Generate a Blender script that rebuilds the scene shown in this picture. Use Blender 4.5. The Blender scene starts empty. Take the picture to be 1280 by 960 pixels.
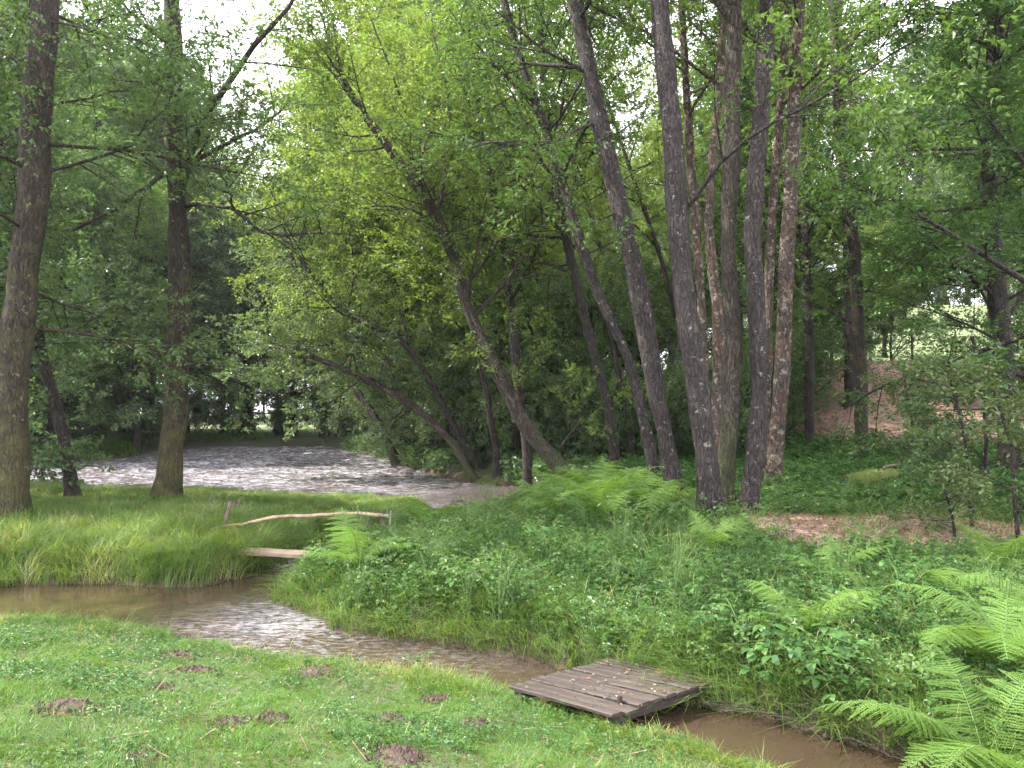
import bpy, math
import numpy as np
from math import radians as rad, pi
from mathutils import Vector

# ------------------------------------------------------------------ camera, sky, sun, exposure
S = bpy.context.scene
COL = S.collection
CAM_Z, F_PX, PITCH = 1.65, 960.0, math.atan(30/960)
cam_data = bpy.data.cameras.new('camera')
cam_data.sensor_width = 36; cam_data.lens = 36*F_PX/1280
cam_data.clip_start = 0.05; cam_data.clip_end = 3000
cam = bpy.data.objects.new('camera', cam_data); COL.objects.link(cam)
cam.location = (0, 0, CAM_Z); cam.rotation_euler = (pi/2+PITCH, 0, 0)
S.camera = cam

SUN_EL, SUN_AZ = rad(52), rad(-80)          # azimuth measured from +Y towards +X
W = bpy.data.worlds.new('World'); S.world = W; W.use_nodes = True
nt = W.node_tree; nt.nodes.clear()
wo = nt.nodes.new('ShaderNodeOutputWorld'); bg = nt.nodes.new('ShaderNodeBackground')
sky = nt.nodes.new('ShaderNodeTexSky'); sky.sky_type = 'NISHITA'; sky.sun_disc = False
sky.sun_elevation = SUN_EL; sky.sun_rotation = SUN_AZ; sky.air_density = 1.0; sky.dust_density = 3.0
tcw = nt.nodes.new('ShaderNodeTexCoord'); nz = nt.nodes.new('ShaderNodeTexNoise')
nz.inputs['Scale'].default_value = 2.2; nz.inputs['Detail'].default_value = 6
rmp = nt.nodes.new('ShaderNodeValToRGB')
rmp.color_ramp.elements[0].position = 0.32; rmp.color_ramp.elements[0].color = (.55,.55,.55,1)
rmp.color_ramp.elements[1].position = 0.6; rmp.color_ramp.elements[1].color = (.95,.95,.95,1)
mx = nt.nodes.new('ShaderNodeMix'); mx.data_type = 'RGBA'
mx.inputs['B'].default_value = (11.8, 11.5, 12.6, 1)      # thin bright cloud
nt.links.new(tcw.outputs['Generated'], nz.inputs['Vector']); nt.links.new(nz.outputs['Fac'], rmp.inputs['Fac'])
nt.links.new(rmp.outputs['Color'], mx.inputs['Factor']); nt.links.new(sky.outputs['Color'], mx.inputs['A'])
nt.links.new(mx.outputs['Result'], bg.inputs['Color']); nt.links.new(bg.outputs[0], wo.inputs[0])
bg.inputs['Strength'].default_value = 0.15
sl = bpy.data.lights.new('sun', 'SUN'); sl.energy = 5.0; sl.angle = rad(0.6); sl.color = (1, .94, .84)
sun = bpy.data.objects.new('sun', sl); COL.objects.link(sun)
sd = Vector((math.sin(SUN_AZ)*math.cos(SUN_EL), math.cos(SUN_AZ)*math.cos(SUN_EL), math.sin(SUN_EL)))
sun.rotation_euler = sd.to_track_quat('Z', 'Y').to_euler(); sun.location = (-20, 20, 40)
S.view_settings.view_transform = 'Standard'; S.view_settings.look = 'None'
S.view_settings.gamma = 1; S.view_settings.use_curve_mapping = False
S.view_settings.exposure = 1.5
S.render.engine = 'CYCLES'
cy = S.cycles
cy.max_bounces = 9; cy.diffuse_bounces = 7; cy.glossy_bounces = 2; cy.transmission_bounces = 4; cy.transparent_max_bounces = 2
cy.sample_clamp_indirect = 6; cy.use_denoising = True
cy.use_adaptive_sampling = True; cy.adaptive_threshold = 0.035

# ------------------------------------------------------------------ helpers
def at(px, py, D):
    """a pixel of the photograph at a distance D (metres forward) as a point"""
    u, v = (px-640)/F_PX, (480-py)/F_PX
    d = np.array([u, math.cos(PITCH)-v*math.sin(PITCH), math.sin(PITCH)+v*math.cos(PITCH)])
    return np.array([0, 0, CAM_Z]) + d*(D/d[1])
def sstep(a, b, x):
    t = np.clip((x-a)/(b-a), 0, 1); return t*t*(3-2*t)
def hashn(ix, iy, s):
    h = np.sin(ix*127.1+iy*311.7+s*74.7)*43758.5453
    return h-np.floor(h)
def vnoise(x, y, s=0):
    ix, iy = np.floor(x), np.floor(y); fx, fy = x-ix, y-iy
    fx = fx*fx*(3-2*fx); fy = fy*fy*(3-2*fy)
    a, b, c, d = hashn(ix,iy,s), hashn(ix+1,iy,s), hashn(ix,iy+1,s), hashn(ix+1,iy+1,s)
    return (a+(b-a)*fx)*(1-fy)+(c+(d-c)*fx)*fy
def fbm(x, y, s=0, o=4):
    r, a, t = 0, .5, 0
    for k in range(o):
        r = r+a*vnoise(x*2**k, y*2**k, s+k); t += a; a *= .5
    return r/t
def nrm(v):
    return v/np.maximum(np.linalg.norm(v, axis=-1, keepdims=True), 1e-9)

def mesh(name, V, Fs, mats, midx=None, smooth=False, attrs=None):
    """Fs: list of (n,k) index arrays; midx: material index per array"""
    me = bpy.data.meshes.new(name)
    V = np.asarray(V, np.float32).reshape(-1, 3)
    Fs = [np.asarray(f, np.int32) for f in Fs if len(f)]
    me.vertices.add(len(V)); me.vertices.foreach_set('co', V.ravel())
    loops = np.concatenate([f.ravel() for f in Fs]); tot = np.concatenate([np.full(len(f), f.shape[1]) for f in Fs])
    me.loops.add(len(loops)); me.loops.foreach_set('vertex_index', loops)
    me.polygons.add(len(tot)); st = np.concatenate([[0], np.cumsum(tot)[:-1]]).astype(np.int32)
    me.polygons.foreach_set('loop_start', st)
    if midx is not None:
        me.polygons.foreach_set('material_index', np.concatenate([np.full(len(f), m, np.int32) for f, m in zip(Fs, midx)]))
    sm = smooth if isinstance(smooth, (list, tuple)) else [smooth]*len(Fs)
    me.polygons.foreach_set('use_smooth', np.concatenate([np.full(len(f), bool(s)) for f, s in zip(Fs, sm)]))
    for m in mats: me.materials.append(m)
    for k, (dom, val) in (attrs or {}).items():
        a = me.attributes.new(k, 'FLOAT', dom); a.data.foreach_set('value', np.asarray(val, np.float32).ravel())
    me.update(calc_edges=True)
    return me
def obj(name, me, parent=None, loc=(0,0,0), rot=(0,0,0), scale=1):
    o = bpy.data.objects.new(name, me); COL.objects.link(o)
    o.location = loc; o.rotation_euler = rot; o.scale = (scale,)*3 if np.isscalar(scale) else scale
    if parent: o.parent = parent
    return o
def tag(o, label=None, cat=None, group=None, kind=None):
    if label: o['label'] = label
    if cat: o['category'] = cat
    if group: o['group'] = group
    if kind: o['kind'] = kind
    return o
def tubes(P, R, sides, v0=0, cap=True):
    """P (N,K,3), R (N,K) -> verts, quads, caps"""
    P = np.asarray(P, float); R = np.asarray(R, float); N, K, _ = P.shape
    T = nrm(np.gradient(P, axis=1))
    ref = np.where(np.abs(T[..., 2:3]) > .9, np.array([1., .2, 0]), np.array([0, 0, 1.]))
    ref = ref[:, :1].repeat(K, 1)
    A = nrm(np.cross(T, ref)); B = np.cross(T, A)
    th = np.arange(sides)*2*pi/sides
    V = P[:, :, None] + R[:, :, None, None]*(np.cos(th)[:, None]*A[:, :, None]+np.sin(th)[:, None]*B[:, :, None])
    idx = np.arange(N*K*sides).reshape(N, K, sides)+v0
    a = idx[:, :-1]; b = idx[:, 1:]
    Q = np.stack([a, np.roll(a, -1, 2), np.roll(b, -1, 2), b], -1).reshape(-1, 4)
    caps = np.concatenate([idx[:, 0, ::-1], idx[:, -1]]) if cap else np.zeros((0, sides), int)
    return V.reshape(-1, 3), Q, caps
def resample(P, K):
    P = np.asarray(P, float); n = len(P)
    d = np.concatenate([[0], np.cumsum(np.linalg.norm(np.diff(P, axis=0), axis=1))])
    # Catmull-Rom for smooth bends
    t = np.linspace(0, d[-1], K); out = np.zeros((K, P.shape[1]))
    m = np.gradient(P, d, axis=0) if n > 2 else np.repeat((P[1:]-P[:1])/d[-1], n, 0)
    for i, tt in enumerate(t):
        k = min(max(np.searchsorted(d, tt)-1, 0), n-2); h = d[k+1]-d[k]; u = (tt-d[k])/h
        out[i] = (2*u**3-3*u**2+1)*P[k]+(u**3-2*u**2+u)*h*m[k]+(-2*u**3+3*u**2)*P[k+1]+(u**3-u**2)*h*m[k+1]
    return out

# ------------------------------------------------------------------ materials
def newmat(name):
    m = bpy.data.materials.new(name); m.use_nodes = True
    n = m.node_tree; n.nodes.clear(); return m, n, n.nodes, n.links
def N(n, t, **kw):
    x = n.nodes.new(t)
    for k, v in kw.items():
        if k in x.inputs: x.inputs[k].default_value = v
        else: setattr(x, k, v)
    return x
def ramp(n, stops, src):
    r = n.nodes.new('ShaderNodeValToRGB'); e = r.color_ramp.elements
    while len(e) < len(stops): e.new(.5)
    for q, (p, c) in zip(e, stops): q.position = p; q.color = (*c, 1) if len(c) == 3 else c
    n.links.new(src, r.inputs['Fac']); return r.outputs['Color']
def mixc(n, f, a, b, mode='MIX'):
    m = n.nodes.new('ShaderNodeMix'); m.data_type = 'RGBA'; m.blend_type = mode
    for s, v in (('Factor', f), ('A', a), ('B', b)):
        if hasattr(v, 'links') or hasattr(v, 'is_linked'): n.links.new(v, m.inputs[s])
        else: m.inputs[s].default_value = v if s == 'Factor' else (*v, 1)
    return m.outputs['Result']
def noise(n, scale, detail=4, vec=None, rough=.55, out='Fac'):
    x = N(n, 'ShaderNodeTexNoise', Scale=scale, Detail=detail, Roughness=rough)
    if vec is not None: n.links.new(vec, x.inputs['Vector'])
    return x.outputs[out]
def attr(n, name):
    a = n.nodes.new('ShaderNodeAttribute'); a.attribute_name = name; return a.outputs['Fac']
def bump(n, h, strength, dist=.02):
    b = N(n, 'ShaderNodeBump', Strength=strength, Distance=dist); n.links.new(h, b.inputs['Height']); return b.outputs['Normal']

def leaf_mat(name, dark, light, yel, trans=.42, spec=.42, rough=.42):
    m, n, nd, ln = newmat(name)
    rnd = attr(n, 'rnd')
    c = ramp(n, [(0, dark), (.62, light), (.93, light), (1, yel)], rnd)
    oi = nd.new('ShaderNodeObjectInfo')
    c2 = mixc(n, oi.outputs['Random'], c, tuple(min(1, a*b) for a, b in zip(light, (1.25, 1.08, .8))))
    c = mixc(n, .3, c, c2)
    pb = N(n, 'ShaderNodeBsdfPrincipled', Roughness=rough); pb.inputs['Specular IOR Level'].default_value = spec
    tr = nd.new('ShaderNodeBsdfTranslucent')
    ct = mixc(n, 1.0, c, (1.35, 1.35, .70), 'MULTIPLY')
    ln.new(c, pb.inputs['Base Color']); ln.new(ct, tr.inputs['Color'])
    ms = N(n, 'ShaderNodeMixShader', Fac=trans); ln.new(pb.outputs[0], ms.inputs[1]); ln.new(tr.outputs[0], ms.inputs[2])
    o = nd.new('ShaderNodeOutputMaterial'); ln.new(ms.outputs[0], o.inputs[0]); return m
L_ALDER = leaf_mat('alder_leaf', (.045,.092,.030), (.105,.185,.05), (.22,.27,.08))
L_BRIGHT = leaf_mat('bright_leaf', (.07,.125,.033), (.15,.225,.060), (.36,.38,.10), trans=.55)
L_DARK = leaf_mat('maple_leaf', (.034,.082,.030), (.085,.170,.052), (.12,.18,.05), trans=.38)
L_BLUE = leaf_mat('hornbeam_leaf', (.05,.10,.045), (.105,.180,.072), (.16,.22,.07), trans=.4)
L_GREY = leaf_mat('willow_leaf', (.065,.115,.05), (.13,.205,.09), (.22,.28,.1), trans=.4, spec=.5)
L_FERN = leaf_mat('fern_leaf', (.05,.125,.03), (.14,.25,.06), (.26,.36,.12), trans=.45, spec=.15, rough=.6)
L_HERB = leaf_mat('herb_leaf', (.024,.072,.022), (.072,.160,.040), (.18,.27,.09), trans=.35, spec=.3)
L_GRASS = leaf_mat('grass_blade', (.045,.11,.022), (.105,.205,.036), (.36,.34,.13), trans=.45)
L_TALL = leaf_mat('tall_grass_blade', (.05,.11,.028), (.145,.235,.06), (.42,.42,.18), trans=.45)
L_DEAD = leaf_mat('dead_leaf', (.09,.05,.03), (.24,.14,.085), (.42,.30,.20), trans=.1)
L_SAP = leaf_mat('sapling_leaf', (.055,.10,.035), (.11,.17,.06), (.30,.15,.08), trans=.35, spec=.6)

def bark_mat(name, dark, light, patch, patch_amt=.5, moss=.0, mossh=1.0, mosscol=(.10,.13,.025), vs=.28, orange=0):
    m, n, nd, ln = newmat(name)
    tc = nd.new('ShaderNodeTexCoord'); mp = nd.new('ShaderNodeMapping'); mp.inputs['Scale'].default_value = (1, 1, vs)
    ln.new(tc.outputs['Object'], mp.inputs['Vector'])
    v = mp.outputs['Vector']
    vo = N(n, 'ShaderNodeTexVoronoi', Scale=24.0, feature='DISTANCE_TO_EDGE')
    nv = noise(n, 14, 3, v, out='Color')
    vv = mixc(n, .12, v, nv); ln.new(vv, vo.inputs['Vector'])
    f = noise(n, 26, 6, v, .65)
    base = mixc(n, ramp(n, [(.3, (0,0,0)), (.72, (1,1,1))], f), dark, light)
    crack = ramp(n, [(0, (.16,.16,.16)), (.16, (1,1,1))], vo.outputs['Distance'])
    base = mixc(n, .85, base, crack, 'MULTIPLY')
    big = noise(n, 2.3, 4, tc.outputs['Object']); base = mixc(n, 1.0, base, ramp(n, [(.3, (.62,.60,.58)), (.7, (1.3,1.25,1.2))], big), 'MULTIPLY')
    pl = noise(n, 9, 5, tc.outputs['Object'], .7)
    base = mixc(n, ramp(n, [(1-patch_amt, (0,0,0)), (1-patch_amt+.05, (1,1,1))], pl), base, patch)
    if orange:
        po = noise(n, 3.1, 5, tc.outputs['Object'], .6)
        base = mixc(n, ramp(n, [(.45, (0,0,0)), (.6, (orange,)*3)], po), base, (.24,.115,.045))
    sx = nd.new('ShaderNodeSeparateXYZ'); ln.new(tc.outputs['Object'], sx.inputs[0])
    mn = noise(n, 4.2, 6, tc.outputs['Object'], .65)
    ma = N(n, 'ShaderNodeMath', operation='MULTIPLY_ADD'); ln.new(sx.outputs['Z'], ma.inputs[0])
    ma.inputs[1].default_value = -.55/mossh; ln.new(mn, ma.inputs[2])
    mk = ramp(n, [(.5-.5*moss, (0,0,0)), (.80-.5*moss, (1,1,1))], ma.outputs[0])
    fm = N(n, 'ShaderNodeMath', operation='MULTIPLY'); ln.new(mk, fm.inputs[0]); fm.inputs[1].default_value = .9 if moss else 0
    base = mixc(n, fm.outputs[0], base, mixc(n, f, (mosscol[0]*.4, mosscol[1]*.45, mosscol[2]*.5), mosscol))
    pb = N(n, 'ShaderNodeBsdfPrincipled', Roughness=.85); ln.new(base, pb.inputs['Base Color'])
    hh = mixc(n, .5, f, crack)
    ln.new(bump(n, hh, 1.0, .05), pb.inputs['Normal'])
    o = nd.new('ShaderNodeOutputMaterial'); ln.new(pb.outputs[0], o.inputs[0]); return m
B_ALDER = bark_mat('alder_bark', (.022,.017,.016), (.078,.062,.058), (.25,.245,.21), .39, moss=.25, mossh=.9)
B_MOSSY = bark_mat('mossy_bark', (.022,.018,.013), (.085,.065,.047), (.26,.25,.2), .38, moss=.42, mossh=12, mosscol=(.125,.115,.03))
B_GREEN = bark_mat('green_mossy_bark', (.03,.025,.017), (.10,.08,.058), (.2,.2,.15), .36, moss=.55, mossh=3.0, mosscol=(.075,.095,.02))
B_BIRCH = bark_mat('flaky_bark', (.052,.040,.034), (.17,.135,.112), (.34,.29,.25), .44, moss=.3, mossh=.6, orange=.22)
B_DARK = bark_mat('dark_bark', (.022,.018,.015), (.070,.055,.046), (.16,.15,.13), .36, moss=.3, mossh=2)

def solid_mat(name, a, b, scale=8, rough=.8, bs=.4, vec_scale=(1,1,1), spots=None):
    m, n, nd, ln = newmat(name)
    tc = nd.new('ShaderNodeTexCoord'); mp = nd.new('ShaderNodeMapping'); mp.inputs['Scale'].default_value = vec_scale
    ln.new(tc.outputs['Object'], mp.inputs['Vector'])
    f = noise(n, scale, 7, mp.outputs['Vector'], .65)
    c = ramp(n, [(.3, a), (.7, b)], f)
    if spots:
        c = mixc(n, ramp(n, [(.56, (0,0,0)), (.66, (.8,.8,.8))], noise(n, spots[1], 4, tc.outputs['Object'])), c, spots[0])
    pb = N(n, 'ShaderNodeBsdfPrincipled', Roughness=rough); ln.new(c, pb.inputs['Base Color'])
    ln.new(bump(n, f, bs, .02), pb.inputs['Normal'])
    o = nd.new('ShaderNodeOutputMaterial'); ln.new(pb.outputs[0], o.inputs[0]); return m
M_DECK = solid_mat('weathered_plank', (.011,.008,.006), (.075,.056,.046), 9, .7, .6, (.35,3,3), ((.08,.09,.05), 3))
M_PLANK = solid_mat('pale_plank', (.12,.08,.055), (.36,.27,.20), 9, .75, .5, (.3,3,3))
M_BEAM = solid_mat('dark_beam', (.02,.015,.012), (.06,.045,.038), 8)
M_POLE = solid_mat('peeled_pole', (.16,.10,.06), (.50,.38,.25), 7, .7, .5)
M_POST = solid_mat('old_post', (.07,.05,.04), (.20,.15,.12), 12)
M_POSTG = solid_mat('green_painted_post', (.03,.09,.08), (.06,.17,.14), 12)
M_SOIL = solid_mat('molehill_soil', (.030,.019,.014), (.095,.062,.048), 22, .95, 1.0)
M_TWIG = solid_mat('dry_twig', (.10,.07,.05), (.30,.22,.16), 12)
M_STEM = solid_mat('green_stem', (.06,.12,.03), (.12,.2,.05), 12)
M_LOG = solid_mat('mossy_log', (.05,.07,.015), (.20,.26,.035), 8, .9, .8, (1,1,1), ((.06,.045,.03), 4))
M_WIRE = solid_mat('fence_wire', (.35,.35,.35), (.5,.5,.5), 3)

# ------------------------------------------------------------------ terrain
WL = -0.5
NEAR_C = np.array([(-60,9.2),(-14,8.75),(-8,8.65),(-5,8.6),(-3.6,8.45),(-2.6,7.65),(-1.8,7.05),(-.68,6.62),(.02,6.2),(.72,5.70),(1.27,5.24),(1.85,4.8),(2.35,4.35),(3.4,3.2),(6,1.0),(14,-3)])
NEAR_W = np.array([.85,.85,.82,.78,.82,.70,.47,.44,.44,.42,.38,.40,.40,.42,.6,.8])
BROOK_C = np.array([(-3.25,8.9),(-2.98,9.7),(-2.75,10.6),(-2.45,12.1),(-1.85,13.9),(-.8,15.6),(-.3,17.4)])
BROOK_W = np.array([.62,.48,.42,.42,.50,.75,1.1])
RIVER = np.array([(.4,15.4),(-.9,15.7),(-3,16.4),(-6,17.6),(-9,18.6),(-12,19.4),(-14,20.8),(-17,22),(-40,21),(-40,29),(-22,27.5),(-17.8,29.5),(-16.6,34),(-18.2,38),(-20,43.2),(-14,43.6),(-10,43.4),(-8.5,39),(-6.2,34.5),(-5.2,32),(-4.3,29),(-2.6,25),(-1.5,22.3),(.2,20.8),(1.0,19),(1.0,17.3)])
def chain_d(x, y, C, Wd):
    best = np.full(np.shape(x), 1e9)
    for (a, b, wa, wb) in zip(C[:-1], C[1:], Wd[:-1], Wd[1:]):
        e = b-a; t = np.clip(((x-a[0])*e[0]+(y-a[1])*e[1])/(e@e), 0, 1)
        best = np.minimum(best, np.hypot(x-a[0]-t*e[0], y-a[1]-t*e[1])-(wa+(wb-wa)*t))
    return best
def poly_d(x, y, Pg):
    best = np.full(np.shape(x), 1e9); ins = np.zeros(np.shape(x), bool)
    for a, b in zip(Pg, np.roll(Pg, -1, 0)):
        e = b-a; t = np.clip(((x-a[0])*e[0]+(y-a[1])*e[1])/(e@e), 0, 1)
        best = np.minimum(best, np.hypot(x-a[0]-t*e[0], y-a[1]-t*e[1]))
        c = ((a[1] > y) != (b[1] > y)) & (x < (b[0]-a[0])*(y-a[1])/(b[1]-a[1]+1e-12)+a[0]); ins ^= c
    return np.where(ins, -best, best)
def water_d(x, y):
    j = (fbm(x*1.7, y*1.7, 5)-.5)*.34
    return np.minimum(np.minimum(chain_d(x, y, NEAR_C, NEAR_W), chain_d(x, y, BROOK_C, BROOK_W)), poly_d(x, y, RIVER))+j
def near_side(x, y):
    return y < np.interp(x, NEAR_C[:, 0], NEAR_C[:, 1])
def left_bank(x, y):
    xb = np.interp(y, BROOK_C[:, 1], BROOK_C[:, 0])
    return (~near_side(x, y)) & (x < xb) & (y < 24) 
def hillf(x, y):
    a = sstep(0, 9, (x-4.2)+.22*(y-16)); b = sstep(13, 29, y)
    return 3.3*a*b + a*sstep(.15, .4, x/np.maximum(y, 20.)+.0)*np.interp(y, [31, 40, 70, 130, 600], [0, 1.2, 8.0, 13, 22])
def ground(x, y, d=None):
    x = np.asarray(x, float); y = np.asarray(y, float)
    if d is None: d = water_d(x, y)
    ns = near_side(x, y); lb = left_bank(x, y)
    edge = np.where(ns, -.40, np.where(lb, -.27, -.20))
    plat = np.where(ns, 0.0, np.where(lb, -.12, .02))
    rise = np.where(ns, 2.6, 2.2)
    top = edge+(plat-edge)*sstep(.25, rise, d)
    top = top+sstep(1.5, 6, d)*(.05*(fbm(x*.35, y*.35, 9)-.5)*2)*2
    top = top+hillf(x, y)+ (~ns)*.22*np.exp(-(((x-2.5)/1.6)**2+((y-10.4)/1.4)**2))   # mound of the multi-stemmed alder
    top = top+(.035*(fbm(x*2.6, y*2.6, 3)-.5)+(y > 15)*.22*(fbm(x*1.9, y*1.9, 33)-.4))*sstep(0, .5, d)
    bank = WL+.02+(top-WL-.02)*sstep(-.02, .34, d)
    bed = WL-.02-.45*sstep(0, .8, -d)
    return np.where(d > 0, bank, bed)
def axis(lo, hi, step, far, g=1.22):
    a = list(np.arange(lo, hi+1e-6, step)); s = step
    while a[-1] < far: s = min(s*g, 25); a.append(a[-1]+s)
    s = step
    while a[0] > -far: s = min(s*g, 25); a.insert(0, a[0]-s)
    return np.array(a)
gx = axis(-7, 8, .075, 220); gy = axis(2.5, 27, .09, 220)
X, Y = np.meshgrid(gx, gy); 
def path_mask(x, y):
    a = np.exp(-(((x-5.0)/2.2)**4+((y-10.0-.12*(x-5))/1.25)**4))*(.6+.8*fbm(x*2,y*2,12))
    b = sstep(.13, .32, hillf(x, y)/3.3+.12*(fbm(x*.8,y*.8,13)-.5))*sstep(34, 28, y)*sstep(1.6,3.0, x-.25*y)
    c = np.exp(-(((x-2.6)/1.3)**2+((y-10.6)/.9)**2))*.45
    return np.clip(np.maximum(np.maximum(a*1.5, b*1.4), c), 0, 1)
wd = water_d(X, Y); Z = ground(X, Y, wd)
nr = np.clip(path_mask(X, Y), 0, 1)
wet = sstep(.45, .0, wd)
idx = np.arange(X.size).reshape(X.shape)
Q = np.stack([idx[:-1,:-1], idx[:-1,1:], idx[1:,1:], idx[1:,:-1]], -1).reshape(-1, 4)
m, n, nd, ln = newmat('soil_and_turf')
tc = nd.new('ShaderNodeTexCoord'); ov = tc.outputs['Object']
n1, n2, n3 = noise(n, .9, 6, ov), noise(n, 7, 6, ov, .7), noise(n, 45, 4, ov)
turf = mixc(n, n2, (.030,.06,.014), (.065,.11,.024)); soil = mixc(n, n3, (.05,.032,.024), (.14,.09,.065))
g0 = mixc(n, ramp(n, [(.42,(0,0,0)),(.58,(1,1,1))], n1), turf, mixc(n, .45, turf, soil))
litter = mixc(n, ramp(n, [(.3,(0,0,0)),(.7,(1,1,1))], n2), (.15,.09,.065), (.42,.28,.21))
g0 = mixc(n, attr(n, 'path'), g0, litter)
g0 = mixc(n, attr(n, 'wet'), g0, mixc(n, n2, (.025,.017,.012), (.085,.055,.036)))
far = mixc(n, n1, (.09,.13,.05), (.17,.21,.085)); g0 = mixc(n, attr(n, 'meadow'), g0, far)
pb = N(n, 'ShaderNodeBsdfPrincipled', Roughness=.92); ln.new(g0, pb.inputs['Base Color'])
ln.new(bump(n, mixc(n, .5, n2, n3), .8, .04), pb.inputs['Normal'])
o = nd.new('ShaderNodeOutputMaterial'); ln.new(pb.outputs[0], o.inputs[0]); M_GROUND = m
meadow = np.clip(sstep(47, 51, Y)+sstep(.6,.95, hillf(X,Y)/3.4)*sstep(27.5, 30, Y)*(X > 4), 0, 1)
g = obj('ground', mesh('ground', np.stack([X, Y, Z], -1), [Q], [M_GROUND], smooth=True,
    attrs={'path': ('POINT', nr), 'wet': ('POINT', wet), 'meadow': ('POINT', meadow)}))
tag(g, kind='structure', label='grassy river banks and bare brown slope under the trees')

# ------------------------------------------------------------------ water
def water_mat(name, col, fine, coarse, st_lo, st_hi, foam_sheen):
    m, n, nd, ln = newmat(name)
    ge = nd.new('ShaderNodeNewGeometry'); mp = nd.new('ShaderNodeMapping'); ln.new(ge.outputs['Position'], mp.inputs['Vector'])
    mp.inputs['Rotation'].default_value = (0, 0, rad(-20)); mp.inputs['Scale'].default_value = (1, 1.9, 1)
    v = mp.outputs['Vector']
    f, c = noise(n, fine, 2.2, v, .5), noise(n, coarse, 2, v, .5)
    h = mixc(n, .5, f, c)
    rf = attr(n, 'riffle')
    stn = N(n, 'ShaderNodeMapRange'); ln.new(rf, stn.inputs['Value']); stn.inputs['To Min'].default_value = st_lo; stn.inputs['To Max'].default_value = st_hi
    b = N(n, 'ShaderNodeBump', Distance=.12); ln.new(stn.outputs[0], b.inputs['Strength']); ln.new(h, b.inputs['Height'])
    pb = N(n, 'ShaderNodeBsdfPrincipled', Roughness=.11, IOR=1.33); pb.inputs['Specular IOR Level'].default_value = .8
    fo = noise(n, fine*1.1, 4, v, .6); fc = noise(n, .35, 3, v)
    sm = N(n, 'ShaderNodeMath', operation='MULTIPLY_ADD'); ln.new(fc, sm.inputs[0]); sm.inputs[1].default_value = .35; ln.new(fo, sm.inputs[2])
    fm = ramp(n, [(.60, (0,0,0)), (.88, (foam_sheen,)*3)], sm.outputs[0])
    f2 = N(n, 'ShaderNodeMath', operation='MULTIPLY'); ln.new(fm, f2.inputs[0]); ln.new(rf, f2.inputs[1])
    cc = mixc(n, f2.outputs[0], mixc(n, noise(n, 1.2, 3, v), tuple(q*.7 for q in col), col), (.60,.60,.67))  # pale flecks: foam plus sky reflection painted into the base colour
    ln.new(cc, pb.inputs['Base Color']); ln.new(b.outputs['Normal'], pb.inputs['Normal'])
    o = nd.new('ShaderNodeOutputMaterial'); ln.new(pb.outputs[0], o.inputs[0]); return m
def sheet(name, x0, x1, y0, y1, st, mat, amp, riff, label):
    xs = np.arange(x0, x1+1e-6, st); ys = np.arange(y0, y1+1e-6, st)
    if xs[-1] < x1: xs = np.append(xs, x1)
    if ys[-1] < y1: ys = np.append(ys, y1)
    X, Y = np.meshgrid(xs, ys); r = riff(X, Y)
    edge = sstep(0, .4, Y-y0)*sstep(0, .4, y1-Y)
    Zw = WL+amp*(.15+r)*edge*(fbm(X*1.6+.4*Y, Y*3.2, 20, 4)-.5)*2
    keep = water_d(X, Y) < .5
    idx = np.arange(X.size).reshape(X.shape)
    Q = np.stack([idx[:-1,:-1], idx[:-1,1:], idx[1:,1:], idx[1:,:-1]], -1)
    k = (keep[:-1,:-1]|keep[1:,1:]|keep[1:,:-1]|keep[:-1,1:])
    me = mesh(name, np.stack([X, Y, Zw], -1), [Q[k]], [mat], smooth=True, attrs={'riffle': ('POINT', r)})
    return tag(obj(name, me), kind='structure', label=label)
def riff_river(x, y):
    calm = np.exp(-(((x-.3)/3.3)**2+((y-18.6)/3.6)**2)*1.1)
    return np.clip((.55+.45*sstep(-19, -12, x))*(1-1.25*calm)*sstep(15.2, 17.0, y), 0, 1)
def riff_stream(x, y):
    a = np.exp(-(((x+2.1)/1.0)**2+((y-7.75)/.95)**2))*1.15*(.55+.9*fbm(x*2.1, y*3.0, 44))           # riffle below the plank
    b = sstep(9.6, 10.4, y)*sstep(14.5, 12.5, y)*(x > -4)
    c = .25*np.exp(-(((x+.6)/.8)**2+((y-6.6)/.6)**2))
    return np.clip(a+b+c, 0, 1)
sheet('river', -42, 2.5, 15.2, 45, .14, water_mat('river_water', (.115,.095,.095), 4.6, 1.7, .10, 1.0, .75), .085, riff_river, 'wide rippled brown river under the trees')
sheet('stream', -42, 9, -2, 15.2, .07, water_mat('stream_water', (.054,.037,.024), 9, 3, .03, .7, .5), .03, riff_stream, 'narrow muddy brook through the meadow')

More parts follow.
